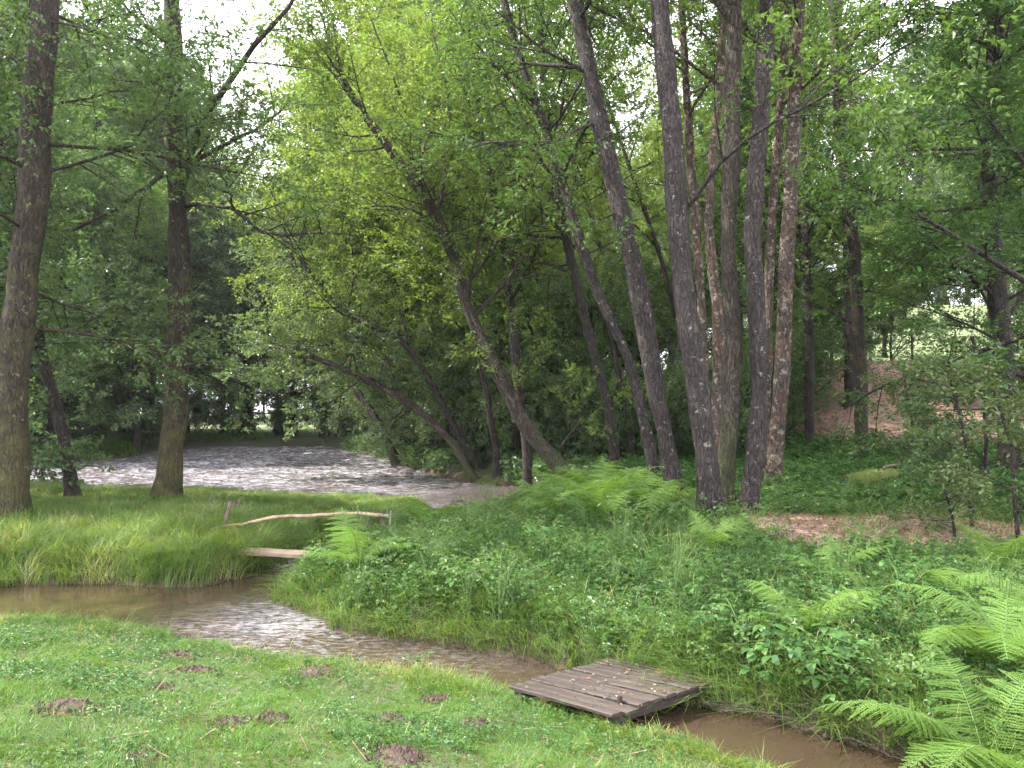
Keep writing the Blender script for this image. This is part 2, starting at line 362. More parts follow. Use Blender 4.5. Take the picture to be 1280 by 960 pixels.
# ------------------------------------------------------------------ trees
def spawn(P, R, n, t0, t1, ln_, ang, K, rng, up=.15, wob=.12, rf=.55, lens=None, flat=0, lr=.0135):
    """n children on each path of P (M,K,3)"""
    Mn, Kp, _ = P.shape
    t = (t0+(t1-t0)*(np.arange(n)[None]+rng.random((Mn, n)))/n)
    ft = t*(Kp-1); i = np.minimum(ft.astype(int), Kp-2); u = (ft-i)[..., None]
    mi = np.arange(Mn)[:, None]
    base = P[mi, i]*(1-u)+P[mi, i+1]*u; tan = nrm(P[mi, i+1]-P[mi, i])
    br = R[mi, i]*(1-u[..., 0])+R[mi, i+1]*u[..., 0]
    rv = rng.normal(size=base.shape); rv[..., 2] *= (1-flat)
    side = nrm(rv-(rv*tan).sum(-1, keepdims=True)*tan)
    # alternate sides
    a = ang*(1+.25*rng.normal(size=t.shape))[..., None]
    d = nrm(tan*np.cos(a)+side*np.sin(a))
    L = ln_*(.7+.6*rng.random(t.shape))
    if lens is not None: L = L*lens(t)
    s = np.linspace(0, 1, K)
    D = d[..., None, :]*np.ones((K, 1)); D = D+np.array([0, 0, 1.])*up*s[:, None]
    w = rng.normal(size=D.shape)*wob; D = nrm(D+np.cumsum(w, axis=-2)*.6)
    step = L[..., None, None]/(K-1)
    Pn = base[..., None, :]+np.concatenate([np.zeros_like(D[..., :1, :]), np.cumsum(D[..., :-1, :]*step, axis=-2)], -2)
    r0 = np.minimum(br*rf, lr*L+.003)
    Rn = r0[..., None]*(1-.75*s)
    return Pn.reshape(-1, K, 3), Rn.reshape(-1, K)
def leaves(P, m, size, rng, jit=.6, droop=0., asp=.58, t0=.15):
    Mn, K, _ = P.shape
    t = t0+(1-t0)*(np.arange(m)[None]+rng.random((Mn, m))*.8)/m; ft = np.minimum(t, .999)*(K-1); i = ft.astype(int); u = (ft-i)[..., None]
    mi = np.arange(Mn)[:, None]
    b = P[mi, i]*(1-u)+P[mi, i+1]*u; tan = nrm(P[mi, i+1]-P[mi, i])
    nn = nrm(np.array([0, 0, 1.])+rng.normal(size=b.shape)*jit)
    sgn = np.where(np.arange(m) % 2, 1., -1.)[None, :, None]
    sd_ = nrm(np.cross(tan, nn))*sgn
    d = nrm(sd_*(.8+.4*rng.random(sgn.shape))+tan*.7+rng.normal(size=b.shape)*.25-np.array([0,0,1.])*droop)
    nn = nrm(nn-(nn*d).sum(-1, keepdims=True)*d); s = np.cross(d, nn)
    L = (size*(.6+.7*rng.random(t.shape)))[..., None]
    b = b+rng.normal(size=b.shape)*size*.35
    p1 = b+d*L*.45+s*L*asp*.5+nn*L*.10; p3 = b+d*L*.45-s*L*asp*.5+nn*L*.10; p2 = b+d*L-nn*L*.06
    V = np.stack([b, p1, p2, p3], -2).reshape(-1, 3)
    return V, np.arange(len(V)).reshape(-1, 4)
def build_tree_meshes(name, path, rad_, seed, bark, leaf, crown):
    """path (K,3) local, rad_ (K,). crown: hc, nl, ll, ns, nt, m, size, up, ang, top, extra"""
    rng = np.random.default_rng(seed); c = dict(hc=.3, top=.98, nl=22, ll=3.0, ns=7, nt=6, m=18, size=.085, up=.25, ang=1.0, sub=.42, tw=.34, lr=.0135, extra=[], jit=.6, droop=.1, ext_twigs=True, taper=.55)
    c.update(crown)
    K = len(path); Vs, Fq, cp = [], [], []; off = 0
    P = path[None]+0; kk = np.arange(K)
    wobs = rng.normal(size=(K, 3))*rad_[:, None]*.045; wobs[:2] = 0; P = P+wobs
    rr = rad_*(1+.06*rng.normal(size=K))
    V, q, ca = tubes(P, rr[None], 16, off)
    # buttress: irregular flare near the base
    Vr = V.reshape(K, 16, 3); th = np.arange(16)*2*pi/16; ph = rng.random(2)*6
    zz = (P[0][:, 2]-P[0][0, 2])[:, None]; fl = 1+(.22*np.sin(4*th+ph[0])+.12*np.sin(7*th+ph[1])+.10)*np.exp(-zz/.28)+.05*np.sin(2*th+ph[1]+zz*.8)+.022*rng.normal(size=(K, 16))
    Vr = P[0][:, None]+(Vr-P[0][:, None])*fl[..., None]; V = Vr.reshape(-1, 3)
    Vs.append(V); Fq.append(q); off += len(V)
    limbs = []
    if c['nl']:
        LP, LR = spawn(P, rr[None], c['nl'], c['hc'], c['top'], c['ll'], c['ang'], 7, rng, c['up'], .14, .5, lens=lambda t: 1-c['taper']*np.clip((t-c['hc'])/(1-c['hc']), 0, 1), lr=c['lr'])
        limbs.append((LP, LR))
    for ex, er in c['extra']:
        e = resample(ex, 10); e[1:] += rng.normal(size=(9, 3))*.02
        V, q, _ = tubes(e[None], (er*np.linspace(1, .3, 10))[None], 7, off, False); Vs.append(V); Fq.append(q); off += len(V)
        if c['ext_twigs']:
            e7 = resample(e, 7); limbs.append((e7[None], (er*np.linspace(1, .3, 7))[None]))
    for k, (LP, LR) in enumerate(limbs):
        if k == 0 and c['nl']:
            V, q, _ = tubes(LP, LR, 6, off, False); Vs.append(V); Fq.append(q); off += len(V)
    tw = []
    if limbs:
        LP = np.concatenate([a for a, _ in limbs]); LR = np.concatenate([b for _, b in limbs])
        SP, SR = spawn(LP, LR, c['ns'], .18, 1, c['ll']*c['sub'], .85, 5, rng, .05, .16, .6, flat=.4)
        V, q, _ = tubes(SP, SR, 4, off, False); Vs.append(V); Fq.append(q); off += len(V)
        TP, TR = spawn(SP, SR, c['nt'], .15, 1, c['ll']*c['sub']*c['tw'], .8, 4, rng, -.05, .14, .6, flat=.5)
        tw.append(TP)
        me_t = (TP, TR)
    trunk = mesh(name+'_trunk', np.concatenate(Vs), [np.concatenate(Fq)], [bark], smooth=True)
    if not tw: return trunk, None
    tV, tq, _ = tubes(me_t[0], me_t[1], 3, 0, False)
    TPs = np.concatenate([me_t[0]]); lV, lF = leaves(TPs, c['m'], c['size'], rng, c['jit'], c['droop'])
    l2, lF2 = leaves(SP[:, 1:], max(4, c['m']//2), c['size'], rng, c['jit'], c['droop'])
    V = np.concatenate([tV, lV, l2]); F1 = lF+len(tV); F2 = lF2+len(tV)+len(lV)
    nf = len(tq)+len(F1)+len(F2)
    # light and dark clumps: each twig gets its own leaf tone
    r1 = np.repeat(rng.random(len(TPs)), c['m'])*.55+rng.random(len(F1))*.45
    rn = np.concatenate([np.zeros(len(tq)), r1, rng.random(len(F2))])
    crown_me = mesh(name+'_crown', V, [tq, F1, F2], [bark, leaf], [0, 1, 1], attrs={'rnd': ('FACE', rn)})
    return trunk, crown_me
def traced_tree(name, label, cat, pts, r0, r1, H, seed, bark, leaf, crown, group=None, top=None):
    """pts: traced pixels with their distance; the trunk goes on up to height H above its base"""
    W3 = np.array([at(*p) for p in pts]); 
    gz = float(ground(W3[0, 0], W3[0, 1])); W3[0, 2] = gz-.12
    base = W3[0].copy(); loc = W3-base
    last = loc[-1]; dv = nrm(loc[-1]-loc[-2]); h = H-last[2]
    if h > .5:
        for k in range(3):
            dv = nrm(dv+np.array([0, 0, .35])); last = last+dv*h/3; loc = np.vstack([loc, last])
    K = 34; P = resample(loc, K); t = np.linspace(0, 1, K)
    R = (r0+(r1-r0)*np.clip(t*H/ max(loc[len(pts)-1, 2], 1), 0, 1)); R = np.where(P[:, 2] > loc[len(pts)-1, 2], r1*(1-.8*sstep(loc[len(pts)-1, 2], H, P[:, 2])), R)
    R = R*(1+.28*np.exp(-P[:, 2]/.18))
    crown = dict(crown)
    if 'limbs' in crown:
        crown['extra'] = [([at(*p)-base for p in pp], er) for pp, er in crown.pop('limbs')]
    tm, cm = build_tree_meshes(name, P, R, seed, bark, leaf, crown)
    e = tag(obj(name, None, loc=base), label, cat, group)
    obj('trunk', tm, e)
    if cm: obj('crown', cm, e)
    return e
def proto(name, H, r0, seed, bark, leaf, crown, lean=(0, 0), K=16):
    t = np.linspace(0, 1, K); rng = np.random.default_rng(seed)
    P = np.stack([lean[0]*t**1.4*H, lean[1]*t**1.4*H, t*H], -1)+np.cumsum(rng.normal(size=(K, 3))*.02*H/10, 0)*np.array([1, 1, 0]); P -= P[0]
    return build_tree_meshes(name, P, r0*(1-.85*t)*(1+.5*np.exp(-t*H/.25)), seed, bark, leaf, crown)
def place(pr, name, label, cat, x, y, rz, sc, group=None, sink=.12):
    e = tag(obj(name, None, loc=(x, y, float(ground(x, y))-sink), rot=(0, 0, rz), scale=sc), label, cat, group)
    obj('trunk', pr[0], e)
    if pr[1]: obj('crown', pr[1], e)
    return e

T = traced_tree
# --- the two big trees and thin stem on the grassy bank
T('mossy_tree', 'thick mossy tree at the edge of the grass bank with low spreading sprays', 'tree',
  [(8,642,12),(12,560,12),(18,450,12),(36,300,12),(46,150,12),(56,0,12)], .255, .20, 17, 1, B_MOSSY, L_BLUE,
  dict(lr=.0085, hc=.14, nl=40, ll=3.6, ns=12, nt=7, m=20, size=.085, up=.02, ang=1.35, jit=.45))
T('slender_tree', 'thin forked stem leaning on the grass bank beside the thick mossy tree', 'tree',
  [(93,617,15),(82,560,15),(70,510,15),(50,430,15.2),(35,330,15.4),(30,200,15.6)], .12, .08, 9, 2, B_DARK, L_BLUE,
  dict(hc=.38, nl=16, ll=2.2, ns=6, nt=5, m=14, size=.08, up=.1))
T('river_bank_tree', 'tall straight mossy trunk on the grass bank in front of the river', 'tree',
  [(208,614,15),(217,540,15),(222,450,15),(225,330,15),(219,200,15),(217,80,15),(215,0,15)], .235, .15, 19, 3, B_MOSSY, L_ALDER,
  dict(lr=.010, hc=.55, nl=11, ll=3.0, ns=7, nt=6, m=14, size=.08, up=.3, ang=.9, limbs=[
    ([(228,215,15),(252,150,14.8),(300,85,14.5),(350,20,14.2),(400,-60,14)], .085),
    ([(230,208,15),(275,185,14.7),(325,160,14.4),(362,128,14.1)], .055),
    ([(222,262,15),(240,205,14.9),(262,170,14.8),(265,120,14.7),(258,70,14.5)], .045),
    ([(222,205,15),(180,235,14.6),(140,262,14.2),(95,285,13.8)], .055),
    ([(218,130,15),(190,100,14.7),(150,65,14.4),(95,25,14.1)], .06),
    ([(228,258,15),(262,256,14.6),(292,262,14.3),(325,290,14),(380,292,13.8),(445,292,13.6)], .045),
    ([(293,262,14.3),(280,225,14.2),(262,190,14.0)], .03),
    ([(220,60,15),(185,35,14.7),(140,-10,14.4)], .05)]))
# --- leaning trees on the far side of the inlet
T('leaning_alder', 'long leaning alder with moss at its foot, reaching over the river', 'tree',
  [(722,603,17),(700,585,17),(662,540,17.2),(625,470,17.5),(585,385,17.8),(560,300,18),(535,255,18),(490,190,18),(440,120,18)], .185, .09, 11.5, 11, B_GREEN, L_BRIGHT,
  dict(hc=.34, nl=20, ll=3.4, ns=8, nt=6, m=17, size=.095, up=.2, ang=1.05, limbs=[
    ([(560,300,18),(520,265,18),(480,258,18),(440,262,18)], .05), ([(545,270,18),(560,200,18.3),(560,120,18.5),(540,40,18.7)], .06),
    ([(650,520,17.2),(640,460,16.8),(648,430,16.6)], .03), ([(700,560,17),(730,520,16.6),(760,490,16.3)], .03)]))
T('bowed_tree', 'bowed mossy trunk arching low over the water beyond the leaning alder', 'tree',
  [(596,598,22),(570,560,22.2),(530,518,22.6),(470,480,23),(400,450,23.4),(335,432,24)], .125, .05, 3.6, 12, B_GREEN, L_GREY,
  dict(hc=.35, nl=16, ll=2.4, ns=7, nt=6, m=18, size=.09, up=.35, ang=1.2))
T('water_edge_tree', 'mossy forked trunk leaning from the water edge behind the bowed tree', 'tree',
  [(498,578,29),(470,525,29.3),(440,480,29.6),(405,420,30),(375,350,30.5),(350,280,31)], .17, .09, 12, 13, B_GREEN, L_GREY,
  dict(hc=.28, nl=24, ll=3.6, ns=8, nt=6, m=16, size=.12, up=.15, ang=1.1))
T('slanting_tree', 'dark slanting trunk between the bowed tree and the leaning alder', 'tree',
  [(605,585,23),(575,545,23),(540,480,23.3),(500,425,23.6),(440,395,24),(380,330,24.4)], .12, .07, 9.5, 14, B_DARK, L_BRIGHT,
  dict(hc=.35, nl=17, ll=3.2, ns=7, nt=6, m=17, size=.10, up=.25, ang=1.1))
T('dark_trunk_tree', 'dark upright trunk just behind the foot of the leaning alder', 'tree',
  [(660,598,19.5),(658,560,19.5),(650,500,19.6),(640,400,19.8),(625,280,20),(600,150,20)], .125, .09, 14, 15, B_DARK, L_BRIGHT,
  dict(hc=.35, nl=18, ll=3.2, ns=8, nt=6, m=16, size=.095, up=.2))
T('crooked_tree', 'crooked dark trunk standing in the shade behind the ferns', 'tree',
  [(770,592,18),(765,540,18),(742,440,18.3),(722,360,18.5),(700,260,18.8),(680,120,19),(676,0,19)], .125, .09, 14, 16, B_DARK, L_ALDER,
  dict(hc=.35, nl=24, ll=3.2, ns=8, nt=6, m=16, size=.09, up=.2))
T('slim_leaning_tree', 'slim pale stem leaning behind the forward-most dark alder', 'tree',
  [(824,590,14.6),(808,540,14.6),(785,450,14.8),(745,360,15),(712,260,15.2),(690,185,15.4),(655,90,15.6),(630,0,15.8)], .105, .08, 13, 17, B_ALDER, L_ALDER,
  dict(hc=.45, nl=18, ll=2.6, ns=7, nt=6, m=15, size=.08, up=.25))
# --- the alder clump
alder_crown = dict(hc=.46, nl=22, ll=3.0, ns=7, nt=6, m=16, size=.078, up=.3, ang=.95)
T('alder', 'dark alder leaning outward, farthest from the trunk cluster', 'tree',
  [(850,638,12),(838,580,12),(822,500,12),(800,370,12),(772,250,12.1),(752,160,12.2),(735,80,12.3),(715,-10,12.4)], .152, .128, 15, 21, B_ALDER, L_ALDER,
  dict(alder_crown, limbs=[([(775,262,12.1),(735,275,11.7),(690,240,11.4)], .02), ([(748,150,12.2),(690,175,11.8),(600,178,11.4)], .03)]))
T('alder', 'thickest grey alder trunk at the front of the cluster', 'tree',
  [(892,672,10.2),(886,600,10.2),(876,520,10.2),(862,420,10.2),(847,270,10.3),(838,150,10.4),(822,-20,10.5)], .152, .122, 16, 22, B_ALDER, L_ALDER,
  dict(alder_crown, limbs=[([(862,258,10.25),(895,215,9.9),(930,180,9.5),(990,140,9.1),(1060,103,8.7),(1110,70,8.4),(1160,42,8.1)], .03), ([(1060,103,8.7),(1090,75,8.5),(1130,30,8.2),(1170,8,8.0)], .013), ([(1030,118,8.9),(1065,125,8.6),(1110,110,8.3)], .012), ([(985,143,9.1),(1005,130,9),(1012,138,8.9)], .008)]))
T('mossy_alder', 'alder with green moss sleeve, middle stem of the trunk cluster', 'tree',
  [(908,668,10.8),(906,610,10.8),(912,520,10.8),(917,440,10.9),(911,320,11),(914,180,11.1),(917,60,11.2),(918,-20,11.2)], .135, .10, 15.5, 23, B_GREEN, L_ALDER, alder_crown)
T('alder', 'dark alder rising beside the mossy one, nearest the brown path', 'tree',
  [(930,664,10.6),(940,600,10.6),(948,520,10.7),(947,420,10.7),(941,290,10.8),(950,150,10.9),(960,-10,11)], .128, .105, 15, 24, B_ALDER, L_ALDER, alder_crown)
# --- flaky reddish trunks behind the clump
T('birch', 'reddish flaky birch, the straightest sunlit trunk behind the cluster', 'tree',
  [(964,606,14.3),(970,550,14.3),(977,470,14.3),(983,340,14.4),(990,200,14.5),(993,110,14.6),(1000,0,14.7)], .165, .11, 16, 25, B_BIRCH, L_ALDER,
  dict(alder_crown, hc=.5, nl=18))
T('birch', 'thin birch with orange patches seen between the two thickest alders', 'tree',
  [(892,600,13.2),(893,540,13.2),(898,460,13.3),(896,380,13.3),(886,290,13.4),(890,200,13.5),(899,110,13.6),(905,0,13.7)], .095, .07, 15, 26, B_BIRCH, L_ALDER, dict(alder_crown, hc=.5, nl=16, ll=2.5))
T('birch', 'pale spotted birch partly hidden behind the thickest alder', 'tree',
  [(884,596,15.5),(882,500,15.5),(878,400,15.5),(870,290,15.6),(862,180,15.7),(855,60,15.8)], .10, .08, 15, 27, B_BIRCH, L_ALDER, dict(alder_crown, hc=.5, nl=16, ll=2.5))
T('birch', 'shaded birch stem between the mossy alder and the straight birch', 'tree',
  [(951,590,15),(957,500,15),(960,400,15.1),(964,290,15.2),(975,150,15.3),(984,0,15.4)], .10, .08, 15, 28, B_BIRCH, L_ALDER, dict(alder_crown, hc=.5, nl=16, ll=2.5))
# --- trees towards the slope
T('slope_tree', 'grey trunk in shade at the foot of the slope beside the straight birch', 'tree',
  [(1011,532,20),(1012,450,20),(1008,330,20),(1004,200,20.2),(1000,60,20.3)], .13, .10, 13, 31, B_DARK, L_ALDER,
  dict(hc=.35, nl=20, ll=2.6, ns=7, nt=6, m=15, size=.09))
T('ivy_clad_tree', 'trunk with ragged yellow-green growth at the foot of the brown slope', 'tree',
  [(1076,556,18),(1076,470,18),(1071,380,18),(1066,290,18),(1052,200,18.1),(1046,100,18.2),(1040,-10,18.3)], .15, .11, 13, 32, B_GREEN, L_ALDER,
  dict(hc=.22, nl=16, ll=2.0, ns=6, nt=6, m=16, size=.085, up=.2))
T('slope_tree', 'dark bare trunk standing behind the yellow-green ragged tree', 'tree',
  [(1062,520,22),(1062,420,22),(1060,320,22.2),(1056,200,22.4),(1050,60,22.6)], .15, .12, 14, 33, B_DARK, L_DARK,
  dict(hc=.45, nl=14, ll=2.4, ns=7, nt=6, m=16, size=.09))
T('maple', 'dense dark maple whose branches hang over the slope', 'tree',
  [(1262,520,16),(1256,450,16),(1246,360,16),(1238,280,16),(1240,150,16),(1245,0,16)], .2, .16, 15, 34, B_DARK, L_DARK,
  dict(hc=.14, nl=46, ll=3.1, ns=9, nt=7, m=20, size=.10, up=-.05, ang=1.3, jit=.4))
T('maple', 'dark maple at the picture edge beyond the big fern', 'tree',
  [(1345,600,11),(1335,450,11),(1330,300,11),(1325,100,11)], .2, .15, 13, 35, B_DARK, L_DARK,
  dict(hc=.2, nl=34, ll=3.0, ns=8, nt=7, m=18, size=.085, up=0, ang=1.2, jit=.4))

# --- woodland behind: prototypes copied with their parts
PA = proto('tall_tree', 15, .2, 51, B_DARK, L_ALDER, dict(hc=.24, nl=34, ll=3.4, ns=8, nt=7, m=16, size=.14, up=.3))
PB = proto('full_tree', 14, .22, 52, B_DARK, L_BLUE, dict(hc=.07, nl=44, ll=3.8, ns=9, nt=7, m=15, size=.15, up=.15, ang=1.15))
PC = proto('bright_tree', 14, .18, 53, B_DARK, L_BRIGHT, dict(hc=.16, nl=40, ll=3.6, ns=9, nt=7, m=16, size=.13, up=.2))
PD = proto('leaning_tree', 12, .11, 54, B_GREEN, L_BRIGHT, dict(hc=.25, nl=26, ll=3.2, ns=8, nt=6, m=15, size=.12, up=.2), lean=(-.35, -.05))
PE = proto('shrub', 3.6, .05, 55, B_DARK, L_GREY, dict(hc=.04, nl=26, ll=1.9, ns=7, nt=5, m=14, size=.085, up=.35, ang=.9))
PF = proto('dark_shrub', 3.4, .05, 56, B_DARK, L_BLUE, dict(hc=.03, nl=28, ll=1.9, ns=7, nt=5, m=14, size=.09, up=.3, ang=1.0))
PG = proto('slanting_tree', 13, .10, 57, B_DARK, L_BRIGHT, dict(hc=.42, nl=16, ll=2.9, ns=7, nt=6, m=15, size=.11, up=.25), lean=(-.30, .03))
PR = dict(G=PG, A=PA, B=PB, C=PC, D=PD, E=PE, F=PF)
NM = dict(G=('slanting_tree','tree'), A=('tall_tree','tree'), B=('full_tree','tree'), C=('bright_tree','tree'), D=('leaning_tree','tree'), E=('shrub','shrub'), F=('dark_shrub','shrub'))
rng = np.random.default_rng(7)
def grove(group, label, rows):
    for k, (kd, x, y, sc) in enumerate(rows):
        place(PR[kd], NM[kd][0], label[kd], NM[kd][1], x, y, (rng.random()*6.28 if kd not in 'DG' else rng.normal()*.35), sc, group+' '+NM[kd][1]+'s '+kd.lower().replace('a','tall').replace('b','full').replace('c','bright').replace('d','leaning').replace('e','grey').replace('f','dark').replace('g','slanting'))
grove('wood across the river', {
    'A': 'tall thin tree on the far river shore with light showing between the trunks',
    'B': 'full-crowned tree on the far river shore', 'C': 'bright green tree on the far river shore',
    'F': 'low dark shrub at the far river shore'},
  [('A',-25,46,1.55),('A',-22.6,45,1.47),('B',-20.6,47,1.55),('A',-19.3,45.4,1.0),('A',-17.4,46.4,0.87),('B',-15.8,45.6,1.01),('A',-14.3,47,0.96),('A',-12.9,45.4,0.91),('C',-11.4,46.6,1.1),('A',-9.9,45.6,1.55),('B',-8.2,45.4,1.63),('C',-6.4,43,1.71),('A',-28,47,1.71),('B',-31,46,1.78),('A',-4.6,42,1.71),
   ('F',-26,45,.6),('F',-21,44.9,.5),('F',-16.4,45,.5),('F',-11,45,.5),('B',-26,55,1.8),('C',-19,56,1.0),('B',-14,57,1.0),('C',-7,56,1.8),('B',-1,54,1.1),('B',-33,56,1.8),('C',5,55,1.1),('B',-39,54,1.8),('F',-13.6,45.4,.6),('F',-18.6,45.2,.7),('F',-23.5,45,.8),('F',-28,46,1.1),('F',-8.8,43.2,.9),('F',-7.6,41.0,.8)])
grove('shaded wood by the near river shore', {
    'A': 'slim dark tree in the shaded wood upstream of the river bend', 'B': 'dense bluish tree hanging over the shaded upstream shore',
    'F': 'dark undergrowth shrub on the shaded upstream shore', 'C': 'bright tree in the shaded upstream wood'},
  [('B',-18.6,31.5,.85),('A',-21,31,.9),('A',-17.6,36.0,.85),('B',-23,35,1.0),('A',-26,31.5,.9),('B',-21.5,40,1.05),('A',-24.5,38.5,1.0),('F',-20,30.3,.8),('F',-24,30.6,.8),('F',-17.9,33.4,.5),('F',-28,30.5,.9),('B',-29,35,1.0),('B',-19,19.0,.8),('A',-22,17.5,.9),('B',-11.6,14.2,.8),('B',-13.6,19.3,.85),('F',-30,37,1.2),('B',-33,42,1.3),('B',-27,43,1.3),('F',-22.3,33,1.1),('F',-25,41,1.3),('F',-19.5,37,1.0),('F',-27,34,1.2),('A',-19.8,33.2,1.0),('B',-38,36,1.2),('F',-35,34,1.3)])
grove('wood on the inlet bank', {
    'A': 'slim tree in the wood behind the leaning alder', 'B': 'full bluish tree in the wood behind the leaning alder',
    'C': 'bright yellow-green tree in the wood behind the leaning alder', 'G': 'thin bare-stemmed tree slanting toward the river in the wood behind the inlet', 'D': 'tree leaning out over the river from the inlet bank',
    'E': 'grey-green shrub hanging over the inlet bank', 'F': 'dark shrub in the shade behind the leaning alder'},
  [('G',-.4,21.8,1.0),('G',1.2,23,1.1),('G',2.1,25.5,1.1),('G',-1.9,26.2,1.0),('G',.2,29,1.2),('G',3.2,20.4,.95),('G',-3.1,29,1.1),('G',5.6,22.8,1.1),('G',-4.8,33.5,1.2),('G',1.5,32,1.2),('G',4.8,30,1.2),('G',-6.5,38,1.3),('G',-2,34,1.3),('G',7.4,24.4,1.1),('G',3,36,1.3),('G',0,40,1.4),('C',-3,48,1.15),('C',4,50,1.1),('C',10,48,1.1),('B',14,52,1.1),
   ('D',-2.2,27.5,1.0),('D',-3.6,31,1.1),('D',.2,24,1.0),('C',-1,30,1.0),('C',-5.2,37,1.1),
   ('B',-7.2,49,1.2),
   ('E',-1.9,25.0,1.15),('E',.2,23.4,1.3),('E',-3.2,28.2,1.3),('E',2.6,24.4,1.4),('E',-4.6,32,1.5),('E',1.2,27.5,1.6),('E',4.4,26.5,1.6),('E',-6.6,36.5,1.6),('E',.4,22.2,.75),('E',-1.1,24.2,.8),('E',-2.6,27,.8),('E',-3.9,30.4,.85),('E',1.7,21.4,.65),('F',1.6,22.8,.9),('F',2.6,20.8,.65),('F',4.2,20.2,.7),('F',5.4,19.6,.7),('F',6.8,20.6,.8),('E',-5.4,34.6,.9)])
grove('wood at the foot of the slope', {
    'A': 'slim tree in the wood beside the brown slope', 'B': 'full tree in the dark wood beside the brown slope', 'C': 'bright tree at the top of the brown slope',
    'F': 'dark shrub under the trees beside the brown slope', 'E': 'grey-green shrub on the brown slope'},
  [('B',8.3,24.5,.85),('A',9.6,27,.9),('F',7.9,21.6,.8),('F',8.8,23.2,.9),('B',9.2,31,.9),('F',10,27,.9),('B',18.5,29,.9),('B',21,26,.9),('B',16,20.5,.7),('F',13.8,20.6,.8),('F',15.2,18.4,.8),('A',17.5,24,.9),('E',12.3,29.5,.8),('F',14.2,31,.8),('E',15.6,31.5,1.0),('C',17.5,36,.55),('C',13.2,38,.55),('E',12.8,17.2,.45),('E',11.4,15.4,.4),('B',24,33,1.0)])
dist = []
for k in range(84):
    row = k % 2; a = -1.05+2.1*(k+.5)/84; R_ = 92+row*22+((k*37) % 11); x, y = R_*math.sin(a), R_*math.cos(a)
    dist.append(('B' if k % 3 else 'C', x, y, (.7 if .33 < a < .46 or -.36 < a < -.22 else 1.9)+.15*(k % 4)))
grove('distant treeline', {'B': 'distant full tree beyond the open meadow', 'C': 'distant bright tree beyond the open meadow'}, dist)

# ------------------------------------------------------------------ grass and low plants
def inside_view(x, y, m=.06):
    return (np.abs(x) < y*(2/3+m)+.25)
def scatter(n_, x0, x1, y0, y1, rng, cond):
    x = rng.uniform(x0, x1, n_); y = rng.uniform(y0, y1, n_)
    k = inside_view(x, y); x, y = x[k], y[k]
    d = water_d(x, y); k = cond(x, y, d); x, y, d = x[k], y[k], d[k]
    return x, y, ground(x, y, d), d
def blades(x, y, z, h, w, lean, rng, seg=3):
    n_ = len(x); a = 2*pi*2.2*vnoise(x*3.1, y*3.1, 77)+rng.normal(size=n_)*.75; dx, dy = np.cos(a), np.sin(a)
    b = a+pi/2+rng.normal(size=n_)*.4; sx, sy = np.cos(b), np.sin(b)
    t = np.linspace(0, 1, seg+1)[None]
    le = (lean*(.4+1.1*rng.random(n_)))[:, None]
    ho = h[:, None]*le*t**1.8; ve = h[:, None]*(t-.45*np.minimum(le, 1.3)*t**2.2)
    cx = x[:, None]+dx[:, None]*ho; cyy = y[:, None]+dy[:, None]*ho; cz = z[:, None]+ve-.01
    ww = (w[:, None]*.5*(1-.93*t**1.6))
    V = np.stack([np.stack([cx-sx[:, None]*ww, cyy-sy[:, None]*ww, cz], -1), np.stack([cx+sx[:, None]*ww, cyy+sy[:, None]*ww, cz], -1)], -2)
    i = np.arange(n_*(seg+1)*2).reshape(n_, seg+1, 2)
    Q = np.stack([i[:, :-1, 0], i[:, :-1, 1], i[:, 1:, 1], i[:, 1:, 0]], -1).reshape(-1, 4)
    return V.reshape(-1, 3), Q, seg
def clover(x, y, z, r, rng, hgt, nl=3, asp=.8, tilt=.35):
    """low rosettes of nl leaflets"""
    n_ = len(x); a0 = rng.uniform(0, 2*pi, n_)
    V = []; F = []
    c = np.stack([x, y, z+hgt], -1)
    nn = nrm(np.array([0, 0, 1.])+rng.normal(size=(n_, 3))*tilt)
    for k in range(nl):
        a = a0+k*2*pi/nl+rng.normal(size=n_)*.2
        d = np.stack([np.cos(a), np.sin(a), np.zeros(n_)], -1); d = nrm(d-(d*nn).sum(-1, keepdims=True)*nn); s = np.cross(nn, d)
        L = (r*(.75+.5*rng.random(n_)))[:, None]; 
        V.append(np.stack([c, c+d*L*.55+s*L*asp*.5+nn*L*.12, c+d*L-nn*L*.15, c+d*L*.55-s*L*asp*.5+nn*L*.12], 1))
    V = np.concatenate(V, 0).reshape(-1, 3)
    return V, np.arange(len(V)).reshape(-1, 4)
def gpt(px, py):   # ground point seen at a pixel
    D = CAM_Z*F_PX/max(py-510, 8)
    for _ in range(12):
        p = at(px, py, D); D = .5*D+.5*(CAM_Z-float(ground(p[0], p[1])))*F_PX/(py-510)
    return at(px, py, D)
LOGP = gpt(1086, 612)
BARE = []       # molehills, filled below
MH = [(395,838,52),(222,817,38),(248,834,34),(86,880,54),(292,900,42),(204,856,28),(500,940,66),(168,946,52),(490,895,46),(338,893,34),(596,901,32),(108,828,28),(46,797,30),(545,870,26)]
for px, py, w in MH:
    D = CAM_Z*F_PX/(py-510)
    for _ in range(6):
        p = at(px, py, D); zz = float(ground(p[0], p[1])); D = (CAM_Z-zz)*F_PX/(py-510)
    BARE.append((p[0], p[1], w/F_PX*D*.5))
def bare_f(x, y):
    v = np.zeros(np.shape(x))
    for bx, by, br in BARE: v = np.maximum(v, np.exp(-(((x-bx)**2+((y-by)*.8)**2)/(br*.8)**2)))
    return v
rng = np.random.default_rng(101)
def lawn_cond(x, y, d):
    den = .30+.70*sstep(.40, .56, fbm(x*1.9, y*1.9, 31))
    return near_side(x, y) & (d > -.01) & (rng.random(len(x)) < den*(1-1.15*bare_f(x, y)))
x, y, z, d = scatter(620000, -6.3, 3.6, 2.6, 8.6, rng, lawn_cond)
